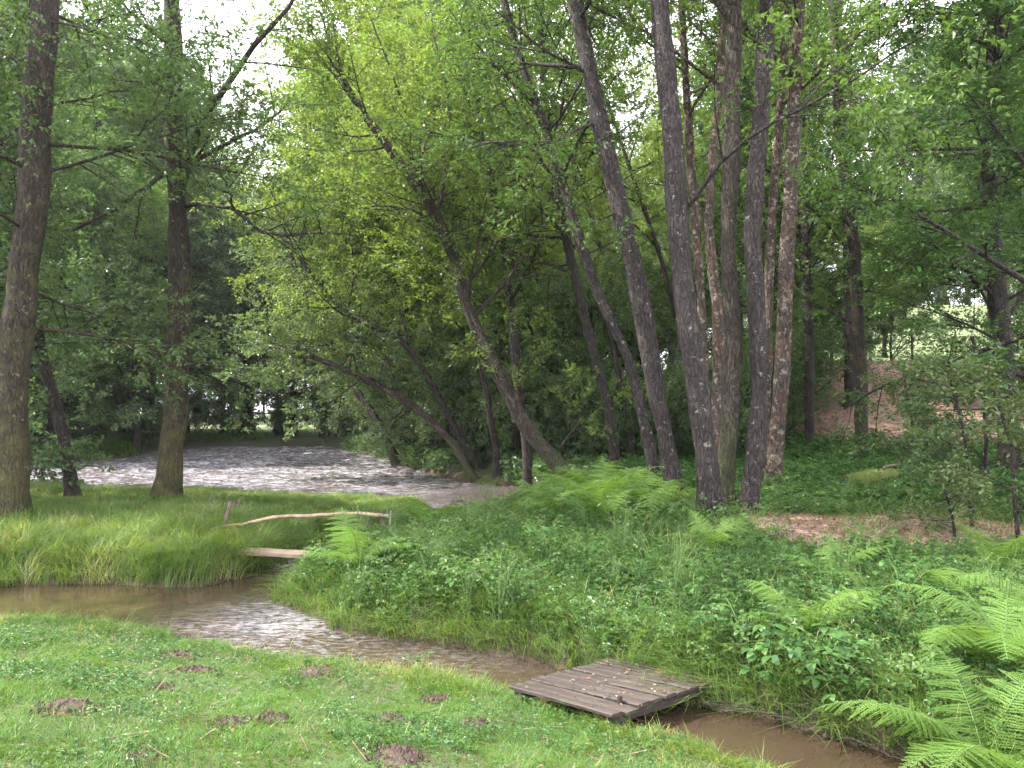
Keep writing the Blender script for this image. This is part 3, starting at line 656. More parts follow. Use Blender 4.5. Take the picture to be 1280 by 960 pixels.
tallm = .68+2.4*fbm(x*1.7, y*1.7, 41)**3+1.6*(rng.random(len(x)) < .012)+ .5*sstep(.5, .1, d)
h = rng.gamma(6, .0075, len(x))*tallm; 
h = h+.07*sstep(.22, .0, d)*rng.random(len(x))
V, Q, sg = blades(x, y, z, h, np.full(len(x), .0036)+.0014*rng.random(len(x)), .9+0*h, rng, 2)
r = np.clip(.55*fbm(x*1.3, y*1.3, 51)+.5*rng.random(len(x))+.30*(fbm(x*.8+3, y*.8, 61)-.35)+.34*sstep(1.6, .2, d)*fbm(x*2, y*2, 14)*1.4, 0, 1)
tag(obj('lawn_grass', mesh('lawn_grass', V, [Q], [L_GRASS], attrs={'rnd': ('FACE', np.repeat(r, sg))})), 'short patchy meadow grass on the bank nearest the viewer', 'grass', kind='stuff')
x, y, z, d = scatter(120000, -6.3, 3.6, 2.6, 8.6, rng, lambda x, y, d: near_side(x, y) & (d > .05) & (rng.random(len(x)) < (.10+.90*sstep(.42, .60, fbm(x*1.4+9, y*1.4, 71)))*(1-.6*sstep(1.5, .3, d))*(1-1.1*bare_f(x, y))))
V, F = clover(x, y, z, .011+.010*rng.random(len(x)), rng, .015+.05*rng.random(len(x)), 3)
tag(obj('clover', mesh('clover', V, [F], [L_HERB], attrs={'rnd': ('FACE', np.tile(rng.random(len(x)), 3))})), 'clover and small weeds mixed into the short grass', 'clover', kind='stuff')

# tall grass on the far grassy bank
x, y, z, d = scatter(420000, -16, -.3, 8.9, 22, rng, lambda x, y, d: left_bank(x, y) & (d > -.04) & (rng.random(len(x)) < np.clip(13/y, .4, 1)**1.5))
h = (.14+.40*fbm(x*1.5, y*1.5, 81)**1.3+.14*sstep(2.5, .3, d)*(y < 12.5))*(.6+.6*rng.random(len(x)))*np.where((y > 13), .55, 1)
V, Q, sg = blades(x, y, z, h, .006+.004*rng.random(len(x)), .8+.5*rng.random(len(x)), rng, 3)
r = np.clip(1.5*(fbm(x*2.2, y*2.2, 91, 3)-.5)+.30+.6*rng.random(len(x))**1.3+.10*sstep(13, 10, y), 0, 1)  # last term: sunlit yellow of the front blades put into their tone
tag(obj('tall_grass', mesh('tall_grass', V, [Q], [L_TALL], attrs={'rnd': ('FACE', np.repeat(r, sg))})), 'tall drooping grass covering the river bank around the big trunks', 'grass', kind='stuff')
# tall grass along the fern bank edge and the shaded upstream shore
x, y, z, d = scatter(330000, -3, 7, 3.6, 16, rng, lambda x, y, d: (~near_side(x, y)) & (~left_bank(x, y)) & (d > -.03) & (rng.random(len(x)) < (.12+1.3*sstep(.8, .1, d)+.5*sstep(.5, .7, fbm(x*.7, y*.7, 15)))*np.clip(8/y, .3, 1)*(1-.9*path_mask(x, y))))
h = (.10+.26*fbm(x*.9, y*.9, 18)+.12*sstep(.25, .0, d))*(.5+.8*rng.random(len(x)))
V, Q, sg = blades(x, y, z, h, .005+.004*rng.random(len(x)), .9+.5*rng.random(len(x)), rng, 3)
tag(obj('bank_grass', mesh('bank_grass', V, [Q], [L_TALL], attrs={'rnd': ('FACE', np.repeat(np.clip(rng.random(len(x))*.95, 0, 1), sg))})), 'grass tufts among the weeds of the fern bank', 'grass', kind='stuff')
x, y, z, d = scatter(60000, -30, -14, 22, 46, rng, lambda x, y, d: (d > .0))
V, Q, sg = blades(x, y, z, .35*(.5+.8*rng.random(len(x))), .03+.0*x, 1.0+0*x, rng, 2)
tag(obj('shore_grass', mesh('shore_grass', V, [Q], [L_GRASS], attrs={'rnd': ('FACE', np.repeat(rng.random(len(x))*.7, sg))})), 'grass on the shaded upstream shore', 'grass', kind='stuff')

x, y, z, d = scatter(9000, -3, 8, 4, 13, rng, lambda x, y, d: (~near_side(x, y)) & (~left_bank(x, y)) & (d > .1) & (rng.random(len(x)) < sstep(.5, .62, fbm(x*1.3, y*1.3, 19))))
V, Q, sg = blades(x, y, z, .25+.35*rng.random(len(x)), .004+0*x, 1.1+.6*rng.random(len(x)), rng, 3)
tag(obj('dry_grass', mesh('dry_grass', V, [Q], [L_TALL], attrs={'rnd': ('FACE', np.repeat(np.where(rng.random(len(x)) < .5, 1., .8), sg))})), 'pale dry stalks bending among the weeds of the fern bank', 'grass', kind='stuff')

# leafy ground cover of the fern bank and the foot of the slope
def herbs(name, label, n_, box, cond, size, hgt, nl, seed, mat=L_HERB, layers=3, tilt=.45):
    rng = np.random.default_rng(seed)
    x, y, z, d = scatter(n_, *box, rng, cond(rng))
    Vs, Fs, rs, off = [], [], [], 0
    hh = hgt*(.45+.9*fbm(x*1.1, y*1.1, seed))*(.6+.7*rng.random(len(x)))
    tone = np.clip(.5+1.6*(fbm(x*2.4, y*2.4, seed+5, 3)-.5)+.5*(rng.random(len(x))-.5), 0, 1)
    for k in range(layers):
        f = (k+1)/layers; jx, jy = rng.normal(size=(2, len(x)))*size*.9
        V, F = clover(x+jx, y+jy, z, size*(.6+.7*rng.random(len(x)))*(1.15-.25*f), rng, hh*f, nl, .62, tilt)
        Vs.append(V); Fs.append(F+off); off += len(V); rs.append(np.tile(np.clip(tone*.6+.4*rng.random(len(x)), 0, 1), nl))
    sp = np.stack([x, y, z-.01], -1)[:, None]+np.array([0, 0, 1.])*(hh[:, None, None]*np.array([0, .5, 1.])[None, :, None])+rng.normal(size=(len(x), 3, 3))*.006
    V, q, _ = tubes(sp, np.full((len(x), 3), .0016), 3, off, False); Vs.append(V)
    me = mesh(name, np.concatenate(Vs), Fs+[q], [mat, M_STEM], [0]*layers+[1], attrs={'rnd': ('FACE', np.concatenate(rs+[np.zeros(len(q))]))})
    return tag(obj(name, me), label, 'ground cover', kind='stuff')
cr = lambda rng: (lambda x, y, d: (~near_side(x, y)) & (~left_bank(x, y)) & (d > .12) & (rng.random(len(x)) < (1-1.0*path_mask(x, y))*np.clip(8.5/y, .2, 1)))
herbs('ground_cover', 'low leafy weeds carpeting the fern bank under the alders', 42000, (-3, 9, 3.8, 13.5), cr, .034, .17, 4, 201)
cr2 = lambda rng: (lambda x, y, d: (~near_side(x, y)) & (~left_bank(x, y)) & (d > .2) & (rng.random(len(x)) < (1-.97*path_mask(x, y))*(.4+.6*(x > 2))) & ~((np.abs(x-LOGP[0]+.05) < .75) & (y > LOGP[1]-1.5) & (y < LOGP[1]+.35)))
herbs('broad_leaf_cover', 'broader leaves standing in patches over the low weeds of the fern bank', 9000, (-3, 9, 3.8, 13.5), (lambda rng: (lambda x, y, d: (~near_side(x, y)) & (~left_bank(x, y)) & (d > .15) & (rng.random(len(x)) < sstep(.48, .60, fbm(x*.9, y*.9, 207))*(1-path_mask(x, y))))), .055, .26, 4, 204, L_ALDER, tilt=.5)
herbs('bramble_cover', 'bramble and nettle cover between the path and the brown slope', 26000, (.5, 14, 12, 24), cr2, .07, .32, 4, 202, layers=3)
herbs('shore_weeds', 'leafy growth covering the river shore under the leaning trees', 16000, (-9, 2.6, 16.5, 42), (lambda rng: (lambda x, y, d: (d > -.02) & (~left_bank(x, y)) & (x > -9-.0*y) & (rng.random(len(x)) < .9))), .11, .38, 4, 205, L_BLUE, layers=3)
cr3 = lambda rng: (lambda x, y, d: near_side(x, y) & (d > .02) & (d < .6) & (rng.random(len(x)) < .5))
herbs('bank_weeds', 'small weeds along the trampled edge of the brook', 2600, (-6, 3, 3, 8.6), cr3, .022, .07, 4, 203, layers=2)

# dead leaves and twigs on the path, slope and bank
def litter(name, label, n_, box, cond, seed, size=.03):
    rng = np.random.default_rng(seed); x, y, z, d = scatter(n_, *box, rng, cond(rng))
    V, F = clover(x, y, z, size*(.6+.8*rng.random(len(x))), rng, .008+.02*rng.random(len(x)), 1, .6, .6)
    k = rng.random(len(x)) < .12; xx, yy, zz = x[k], y[k], z[k]; a = rng.uniform(0, pi, len(xx)); L = .08+.2*rng.random(len(xx))
    s = np.linspace(-.5, .5, 3)
    P = np.stack([xx[:, None]+np.cos(a)[:, None]*L[:, None]*s, yy[:, None]+np.sin(a)[:, None]*L[:, None]*s, zz[:, None]+.015+.02*rng.random((len(xx), 3))], -1)
    tv, tq, _ = tubes(P, np.full((len(xx), 3), .003), 3, len(V), False)
    me = mesh(name, np.concatenate([V, tv]), [F, tq], [L_DEAD, M_TWIG], [0, 1], attrs={'rnd': ('FACE', np.concatenate([rng.random(len(F)), np.zeros(len(tq))]))})
    return tag(obj(name, me), label, 'leaf litter', kind='stuff')
litter('leaf_litter', 'dry brown leaves and twigs on the path and slope', 60000, (1, 16, 8.5, 30), lambda rng: (lambda x, y, d: (d > .1) & (~near_side(x, y)) & (rng.random(len(x)) < path_mask(x, y))), 301, .045)
litter('fallen_leaves', 'fallen leaves scattered over the short grass', 2600, (-6, 3.5, 2.8, 8.4), lambda rng: (lambda x, y, d: near_side(x, y) & (d > .05)), 302, .022)

# ------------------------------------------------------------------ molehills
MHL = ['crumbly molehill near the brook, widest of the upper row', 'dark molehill closest to the grass beside the pool bend', 'small molehill touching its darker neighbour', 'low flat molehill near the picture edge of the lawn',
  'flattened molehill in the middle of the lawn', 'tiny molehill below the twin heaps', 'largest fresh molehill at the lower edge of the lawn', 'dark lumpy molehill at the lower corner of the lawn', 'pale flattened molehill above the largest one',
  'faint molehill beside the flattened one', 'reddish molehill nearest the plank deck', 'small molehill between the pool and the flat one', 'molehill highest on the lawn near the pool', 'faint bare heap between the brook and the pale molehill']
for k, (bx, by, br) in enumerate(BARE):
    rng = np.random.default_rng(400+k)
    nr_, na = 12, 30; rr = np.linspace(0, 1.15, nr_); an = np.arange(na)*2*pi/na
    RR, AA = np.meshgrid(rr, an, indexing='ij'); sh = 1+.18*np.sin(2*AA+k)+.12*np.sin(3*AA+2*k)
    lx, ly = RR*np.cos(AA)*sh*br, RR*np.sin(AA)*sh*br*1.0
    lz = br*.30*np.clip(1-RR**1.7, -.2, 1)*(.7+.6*fbm(lx*30+k, ly*30, 7))+(.022*fbm(lx*60+k*3, ly*60, 3, 3)-.011)
    gz = float(ground(bx, by)); lz = lz+ground(bx+lx, by+ly)-gz-.012*(RR > 1.05)
    i = np.arange(nr_*na).reshape(nr_, na); Q = np.stack([i[:-1], i[1:], np.roll(i[1:], -1, 1), np.roll(i[:-1], -1, 1)], -1).reshape(-1, 4)
    Vs = [np.stack([lx, ly, lz], -1).reshape(-1, 3)]; Fs = [Q]; off = nr_*na
    for c in range(210):    # crumbs of soil: small irregular lumps
        a, q = rng.uniform(0, 2*pi), br*rng.random()**.7*1.5; s_ = .004+.017*rng.random()**2.2
        cx, cyy = q*math.cos(a), q*math.sin(a); cz = float(ground(bx+cx, by+cyy))-gz+br*.26*max(0, 1-(q/br)**1.7)*.9
        oct_ = np.array([(1,0,0),(0,1,0),(-1,0,0),(0,-1,0),(0,0,1),(0,0,-1)])*s_*(.7+.6*rng.random((6, 1)))+np.array([cx, cyy, cz+s_*.3])
        Vs.append(oct_); Fs.append(np.array([(0,1,4),(1,2,4),(2,3,4),(3,0,4),(1,0,5),(2,1,5),(3,2,5),(0,3,5)])+off); off += 6
    me = mesh('molehill', np.concatenate(Vs), [Fs[0], np.concatenate(Fs[1:])], [M_SOIL], smooth=[True, False])
    tag(obj('molehill', me, loc=(bx, by, gz)), MHL[k], 'molehill', 'molehills on the lawn')

# ------------------------------------------------------------------ ferns
def frond_mesh(seed, n=26, arch=1.0, bend=.05):
    rng = np.random.default_rng(seed); K = 14
    th = np.linspace(rad(72), rad(-14)*arch, K); s = 1/(K-1)
    P = np.concatenate([[[0, 0, 0]], np.cumsum(np.stack([np.cos(th), bend*np.sin(np.linspace(0, 2.4, K)), np.sin(th)], -1)[:-1]*s, 0)])
    V, q, _ = tubes(P[None], (np.linspace(.006, .0015, K))[None], 4, 0, False); Vs, Fs, off = [V], [], len(V)
    t = np.linspace(.13, .985, n); Tn = nrm(np.gradient(P, axis=0))
    for k, tt in enumerate(t):
        f = tt*(K-1); i = min(int(f), K-2); u = f-i; p = P[i]*(1-u)+P[i+1]*u; tn = Tn[i]
        L = .215*math.sin(pi*min(1, (tt-.06)*.82+.16))**.9*(1-.55*max(0, tt-.6)/.4)+.006
        for sg in (-1, 1):
            side = np.array([0, sg, 0.]); side = nrm(side+np.array([0, 0, .12*rng.normal()])); nl = np.cross(tn, side)*sg
            d = nrm(side+tn*.38-np.array([0, 0, .16+.1*rng.random()]))
            m_ = max(4, int(13*L/.2)); uu = np.linspace(.04, .97, m_)
            q0 = p+d*L*uu[:, None]-np.array([0, 0, 1.])*(.10*L*uu**2)[:, None]
            cr_ = nrm(np.cross(nl, d)); ll = .0195*(L/.2)**.5*(1-.72*uu)*(.85+.3*rng.random(m_))+.002; wd_ = L/m_*.9
            for s2 in (-1, 1):
                dd = nrm(cr_*s2+d*.45+nl*.1*rng.normal())
                b = q0; tip = b+dd*ll[:, None]; mid = b+dd*ll[:, None]*.5
                Vq = np.stack([b-d*wd_*.75, mid-d*wd_*.5+dd*ll[:, None]*.2, tip, mid+d*wd_*.72], 1)
                Vs.append(Vq.reshape(-1, 3)); Fs.append(np.arange(len(Vq)*4).reshape(-1, 4)+off); off += len(Vq)*4
    F = np.concatenate(Fs)
    return mesh('frond', np.concatenate(Vs), [q, F], [M_STEM, L_FERN], [0, 1], attrs={'rnd': ('FACE', np.concatenate([np.zeros(len(q)), np.clip(.15+.55*np.repeat(rng.random(len(F)//8+1), 8)[:len(F)]+.25*rng.random(len(F)), 0, 1)]))})
FR = [frond_mesh(1), frond_mesh(2, 28, 2.2, .3), frond_mesh(3, 24, .0, -.2), frond_mesh(4, 27, 1.4, -.35), frond_mesh(5, 25, 3.0, .1)]
def fern(px, py, D, n, L, label, seed, tilt=0, xyz=None, group='ferns of the bank', az=None):
    rng = np.random.default_rng(seed); p = at(px, py, D) if xyz is None else xyz
    e = tag(obj('fern', None, loc=(p[0], p[1], float(ground(p[0], p[1]))-.02)), label, 'fern', group)
    a0 = rng.uniform(0, 6.28)
    for k in range(n):
        a = (a0+k*2*pi/n+rng.normal()*.25) if az is None else rad(az[k])
        obj('frond', FR[int(rng.integers(0, 5))], e, rot=(rng.normal()*.15, rng.uniform(-.25, .3)+tilt, a), scale=L*rng.uniform(.55, 1.12))
    return e
fern(0,0,0, 22, 1.02, 'largest fern, bright spreading fronds hanging over the brook', 501, xyz=np.array([2.75,4.5,0]), group=None)
fern(0,0,0, 16, 1.0, 'fern just behind the largest one at the brook', 502, xyz=np.array([3.35,5.3,0]), group=None)
fern(0,0,0, 13, .85, 'fern low beside the largest one at the corner of the brook', 503, xyz=np.array([2.95,3.95,0]), group=None)
fern(0,0,0, 9, .8, 'dim fern in the grass above the bramble plant', 504, xyz=np.array([2.3,6.0,0]), group=None)
fern(0,0,0, 10, 1.05, 'upright fern at the point of the bank opposite the plank', 505, xyz=np.array([-1.75,8.55,0]), group=None)
fern(0,0,0, 12, .8, 'bushy fern beside the end post of the handrail', 506, xyz=np.array([-1.25,11.3,0]), group=None)
fern(0,0,0, 8, .6, 'fern between the handrail post and the river inlet', 507, xyz=np.array([-.7,12.0,0]), group=None)
fern(0,0,0, 14, 1.15, 'drooping fern left of centre before the leaning dark alder', 508, xyz=np.array([1.15,10.0,0]), group=None)['label'] = 'drooping fern with broad fronds in front of the outward-leaning alder'
fern(0,0,0, 14, 1.15, 'fern against the foot of the outward-leaning alder', 509, xyz=np.array([2.0,10.6,0]), group=None)
fern(0,0,0, 8, .8, 'low fern with raised frond in front of the thickest alder', 510, xyz=np.array([2.25,8.6,0]), group=None)
fern(0,0,0, 7, .7, 'low flat fern in the weeds in front of the mossy alder', 511, xyz=np.array([2.7,8.9,0]), group=None)
for k, (fx, fy) in enumerate([(.4,12.5),(.9,13.2),(1.5,12.9),(1.9,12.2),(.8,11.6),(1.4,11.3),(2.3,13.4),(.5,10.9),(1.7,13.9)]):
    fern(0,0,0, 13, .85 if fx < .7 else 1.15, 'fern in the bright patch between the inlet and the outward-leaning alder', 520+k, xyz=np.array([fx,fy,0]), group='ferns of the bright patch')
for k, (fx, fy) in enumerate([(3.7,6.6),(4.1,5.9),(3.0,7.2),(4.6,7.3)]):
    fern(0,0,0, 8, .75, 'fern in the weeds behind the two biggest ferns', 540+k, xyz=np.array([fx,fy,0]), group='ferns behind the biggest ferns')

# ------------------------------------------------------------------ bramble plants, saplings
def leafy(name, label, cat, p, stems, seed, leafsz, leafmat, stemmat, hgt, spread, group=None, m=5, w=.004, asp=.75, up=.6, n3=3):
    rng = np.random.default_rng(seed); z0 = float(ground(p[0], p[1]))
    K = 6; s = np.linspace(0, 1, K)
    a = rng.uniform(0, 2*pi, stems); le = spread*(.5+.7*rng.random(stems)); h = hgt*(.55+.6*rng.random(stems))
    P = np.stack([np.cos(a)[:, None]*le[:, None]*s**1.3, np.sin(a)[:, None]*le[:, None]*s**1.3, h[:, None]*np.sin(s*pi*up)[None]], -1)
    P += np.cumsum(rng.normal(size=P.shape)*.008, 1)
    V, q, _ = tubes(P, np.full((stems, 1), w)*(1-.6*s)[None], 5, 0, False)
    SP, SR = spawn(P, np.full((stems, K), w), m, .2, 1, leafsz*1.3, .9, 3, rng, .3, .1, .5)
    tv, tq, _ = tubes(SP, np.maximum(SR, .0012), 3, len(V), False)
    # compound leaves: n3 leaflets of 8 outline points at each petiole end
    tips = SP[:, -1]; dirs = nrm(SP[:, -1]-SP[:, -2]); Vs = []; 
    out = np.array([(0,0),(.14,.24),(.38,.38),(.66,.28),(1,0),(.66,-.28),(.38,-.38),(.14,-.24)])
    for j in range(n3):
        ang = (j-(n3-1)/2)*1.15 if n3 > 1 else 0
        nn = nrm(np.array([0, 0, 1.])+rng.normal(size=tips.shape)*.3)
        d = nrm(dirs-(dirs*nn).sum(-1, keepdims=True)*nn); sd_ = np.cross(nn, d)
        d2 = d*math.cos(ang)+sd_*math.sin(ang); s2 = np.cross(nn, d2)
        L = (leafsz*(.7+.5*rng.random(len(tips))))[:, None, None]
        Vl = tips[:, None]+L*(d2[:, None]*out[None, :, :1]+s2[:, None]*out[None, :, 1:]*asp*1.2+nn[:, None]*(np.abs(out[None, :, 1:])*.35-.22*out[None, :, :1]**2))
        Vs.append(Vl.reshape(-1, 3))
    LV = np.concatenate(Vs); F = np.arange(len(LV)).reshape(-1, 8)+len(V)+len(tv)
    e = tag(obj(name, None, loc=(p[0], p[1], z0-.01)), label, cat, group)
    obj('stems', mesh('stems', np.concatenate([V, tv]), [np.concatenate([q, tq])], [stemmat]), e)
    obj('foliage', mesh('foliage', LV, [F-len(V)-len(tv)], [leafmat], attrs={'rnd': ('FACE', rng.random(len(F))*.9)}), e)
    return e
leafy('bramble', 'broad-leaved bramble hanging over the brook between deck and largest fern', 'bramble', (1.95,5.45), 9, 601, .085, L_HERB, M_STEM, .38, .38, m=6)
leafy('bramble', 'second bramble at the water just behind the hanging one', 'bramble', (1.75,5.95), 8, 602, .06, L_HERB, M_STEM, .34, .32, m=6)
leafy('bramble', 'leafy bramble above the far corner of the plank deck', 'bramble', (1.55,6.6), 9, 603, .055, L_HERB, M_STEM, .4, .4, m=6)
rngw = np.random.default_rng(77); kinds = []
for k in range(5):
    kinds.append(leafy('weed', 'knee-high weed standing in the low leaves of the fern bank', 'weed', (2.6+.3*k, 6.3+.5*k), (7,10,5,8,12)[k], 610+k, (.05,.036,.065,.042,.03)[k], (L_HERB, L_ALDER, L_HERB, L_BRIGHT, L_HERB)[k], M_STEM, (.42,.5,.34,.55,.38)[k], (.26,.2,.3,.16,.3)[k], 'knee-high weeds of the fern bank', m=(6,8,5,9,8)[k], up=.45, n3=(3,1,3,1,3)[k], asp=(.75,.55,.8,.35,.8)[k]))
cnt = 0
while cnt < 75:
    wx, wy = rngw.uniform(-2.4, 7.5), rngw.uniform(4.6, 12.5)
    if near_side(wx, wy) or left_bank(np.array(wx), np.array(wy)) or water_d(np.array(wx), np.array(wy)) < .15 or path_mask(wx, wy) > .4: continue
    if abs((wx-.286)*.8+(wy-5.2)*.59-.6) < .9 and abs((wx-.286)*.81-(wy-5.2)*.587-.2) < .55: continue
    if abs(wx) > wy*.72: continue
    src = kinds[int(rngw.integers(0, 5))]; c = src.copy(); COL.objects.link(c); c.location = (wx, wy, float(ground(wx, wy))-.01)
    c.rotation_euler = (0, 0, rngw.uniform(0, 6.28)); c.scale = (rngw.uniform(.55, 1.2),)*3
    for ch in src.children:
        d = ch.copy(); COL.objects.link(d); d.parent = c
    cnt += 1
leafy('small_weed', 'single upright weed at the lawn edge of the brook', 'weed', (-.72,6.0), 3, 630, .035, L_HERB, M_STEM, .22, .08, m=5, up=.45)
leafy('small_weed', 'little weed in the short grass above the molehill row', 'weed', (-2.15,5.7), 3, 631, .03, L_HERB, M_STEM, .16, .1, m=5, up=.45)
def sapling(label, pts, r, seed, leaf, ll, nl, size, m=7, ns=4, hc=.25):
    T('sapling', label, 'sapling', pts, r, r*.5, .1, seed, B_DARK if leaf is not L_SAP else B_ALDER, leaf, dict(hc=hc, nl=int(nl*1.1), ll=ll, ns=ns, nt=5, m=m, size=size*1.12, up=.1, ang=1.2, jit=.4, taper=.3))
sapling('thin sapling with few leaves beside the mossy log', [(1140,618,12.6),(1137,580,12.6),(1140,530,12.6),(1133,490,12.6),(1128,455,12.6)], .022, 701, L_SAP, .75, 14, .06)
sapling('bent sapling with glossy leaves rising at the end of the brown path', [(1276,688,8.6),(1268,620,8.6),(1264,560,8.6),(1250,510,8.7),(1235,470,8.8)], .022, 702, L_SAP, .85, 16, .055, 9)
sapling('bushy sapling behind the bent one at the path', [(1215,660,10.5),(1212,620,10.5),(1208,560,10.5),(1195,500,10.5),(1180,450,10.6)], .022, 703, L_BLUE, .9, 18, .06, 9)
sapling('leafy sapling low over the brown path', [(1195,670,9.9),(1190,645,9.9),(1180,610,9.9)], .015, 704, L_SAP, .6, 12, .05, 7)
sapling('sapling at the foot of the maple', [(1230,600,13),(1232,540,13),(1228,480,13),(1215,420,13)], .03, 705, L_DARK, 1.1, 18, .07, 10)

# ------------------------------------------------------------------ plank deck over the brook
def box_mesh(name, L, Wd, Th, mat, seed, nseg=10, warp=.004, shear=0):
    """plank along local x with uneven edges"""
    rng = np.random.default_rng(seed); s = np.linspace(-.5, .5, nseg+1)*L
    w = Wd/2*(1+.03*rng.normal(size=nseg+1)); zc = np.cumsum(rng.normal(size=nseg+1))*warp*.4; c = .006
    prof = lambda k: [(s[k], -w[k], -Th/2+zc[k]), (s[k], w[k], -Th/2+zc[k]), (s[k], w[k], Th/2-c+zc[k]), (s[k], w[k]-c, Th/2+zc[k]), (s[k], -w[k]+c, Th/2+zc[k]), (s[k], -w[k], Th/2-c+zc[k])]
    V = np.array([prof(k) for k in range(nseg+1)]).reshape(-1, 3); V[:, 0] += V[:, 1]*shear; i = np.arange((nseg+1)*6).reshape(-1, 6)
    Q = np.stack([i[:-1], np.roll(i[:-1], -1, 1), np.roll(i[1:], -1, 1), i[1:]], -1).reshape(-1, 4)
    return mesh(name, V, [Q, np.stack([i[0][::-1], i[-1]])], [mat])
dk_u = nrm(np.array([.81, -.587, 0])); dk_v = np.array([.805, .593, 0]); dk_ang = math.atan2(dk_u[1], dk_u[0])
DK = np.array([.31, 5.29, -.345])            # middle of the front edge
deck = tag(obj('plank_deck', None, loc=DK, rot=(0, 0, dk_ang)), 'weathered wooden plank deck laid across the brook', 'footbridge')
rng = np.random.default_rng(800); yy = 0; k = 0
while yy < .96:
    w = rng.uniform(.085, .11); L = .87+rng.uniform(-.02, .02)
    p = obj('plank', box_mesh('plank', L, w, .024, M_DECK, 810+k, shear=.31), deck, loc=(rng.normal()*.008+(yy+w/2)*.31, yy+w/2, rng.normal()*.004), rot=(rng.normal()*.02, rng.normal()*.004, rng.normal()*.012))
    yy += w+rng.uniform(.006, .022); k += 1
for sx in (-.36, .36):
    obj('beam', box_mesh('beam', 1.25, .08, .055, M_BEAM, 830), deck, loc=(sx+.20, .62, -.042), rot=(0, 0, rad(72.3)))
P = np.array([[(.36, .20, -.3), (.36, .20, -.1), (.365, .21, .055)]]); V, q, c = tubes(P, [[.02, .02, .018]], 8)
obj('post_stub', mesh('post_stub', V, [q, c], [M_BEAM]), deck)
rng = np.random.default_rng(840); nl_ = 150
lx, ly = rng.uniform(-.45, .45, nl_), 1.45*rng.random(nl_)**.6
R2 = np.array([dk_u, dk_v]); wp = DK[:2]+lx[:, None]*dk_u[:2]+ly[:, None]*dk_v[:2]
V, F = clover(wp[:, 0], wp[:, 1], np.full(nl_, DK[2]+.018), .022+.014*rng.random(nl_), rng, .004+.012*rng.random(nl_), 1, .6, .35)
tag(obj('leaf_litter', mesh('deck_leaves', V, [F], [L_DEAD], attrs={'rnd': ('FACE', rng.random(nl_))})), 'dry leaves lying on the plank deck', 'leaf litter', kind='stuff')
# grass tuft growing through the deck
x = .95+rng.normal(size=70)*.06; y = 6.02+rng.normal(size=70)*.05
V, Q, sg = blades(x, y, np.full(70, -.31), .10+.12*rng.random(70), np.full(70, .006), .9+0*x, rng, 3)
tag(obj('grass_tuft', mesh('grass_tuft', V, [Q], [L_TALL], attrs={'rnd': ('FACE', np.repeat(rng.random(70)*.9, sg))})), 'grass tuft growing through the far end of the plank deck', 'grass tuft')

# ------------------------------------------------------------------ plank, handrail, stakes
a, b = at(306,697,10.1), at(402,704,9.9); a[2] = b[2] = -.235
pl = obj('footbridge', box_mesh('footbridge', float(np.linalg.norm(b-a))+.15, .27, .05, M_PLANK, 850), loc=(a+b)/2, rot=(0, .02, math.atan2(b[1]-a[1], b[0]-a[0])))
tag(pl, 'single pale board laid across the narrow brook below the handrail', 'footbridge')
hr = at(282,690,11.0); hz = float(ground(hr[0], hr[1])); rail = tag(obj('handrail', None, loc=(hr[0], hr[1], hz)), 'crooked peeled pole handrail on short posts beside the narrow board', 'handrail')
o0 = np.array([hr[0], hr[1], hz])
def tube_obj(name, pts, r, mat, parent, off, sides=8, K=14, seed=0):
    rng = np.random.default_rng(seed); P = resample(np.array(pts)-off, K); P[1:-1] += rng.normal(size=(K-2, 3))*.004
    rr = np.interp(np.linspace(0, 1, K), np.linspace(0, 1, len(r)), r)*(1+.05*rng.normal(size=K))
    V, q, c = tubes(P[None], rr[None], sides); return obj(name, mesh(name, V, [q, c], [mat], smooth=[True, False]), parent)
tube_obj('rail', [at(262,662,10.9), at(285,657,10.95), at(305,655,11), at(325,650,11), at(345,646,11), at(385,645,11), at(430,642,11), at(488,645,11)], [.012,.022,.026,.028,.026,.03,.028], M_POLE, rail, o0, K=24, seed=5)
g1 = at(282,690,11); g1[2] = hz-.15
tube_obj('post', [g1, at(281,668,11.03), at(288,627,11.06)], [.028,.026,.03], M_POST, rail, o0, seed=6)
g2 = at(480,680,11.05); g2[2] = -.4
tube_obj('post', [g2, at(480,665,11.05), at(479,644,11.05)], [.028,.026,.028], M_POST, rail, o0, seed=7)
g3 = at(487,678,11.12); g3[2] = -.4
tube_obj('post', [g3, at(486,660,11.12), at(484,641,11.12)], [.034,.034,.034], M_POSTG, rail, o0, seed=8)
tube_obj('brace', [at(479,674,10.95), at(486,660,10.97), at(489,638,11.0)], [.012,.012,.008], M_POLE, rail, o0, seed=9)
SL = ['short wooden stake in the grass farthest toward the tall mossy trunk', 'short stake in the grass between the lone one and the handrail', 'low stake just behind the handrail post', 'low stake at the end of the stake row above the rail']
for k, (px, top, D) in enumerate([(239,627,13.6),(267,622,13.8),(291,626,13.4),(298,624,13.4)]):
    p = at(px, top, D); gz = float(ground(p[0], p[1])); P = np.array([[(0,0,-.1),(0,0,(p[2]-gz)*.5),(.01*k,.01,p[2]-gz)]])
    V, q, c = tubes(P, [[.03,.03,.028]], 8); tag(obj('stake', mesh('stake', V, [q, c], [M_POST]), loc=(p[0], p[1], gz)), SL[k], 'stake', 'stakes in the grass bank')

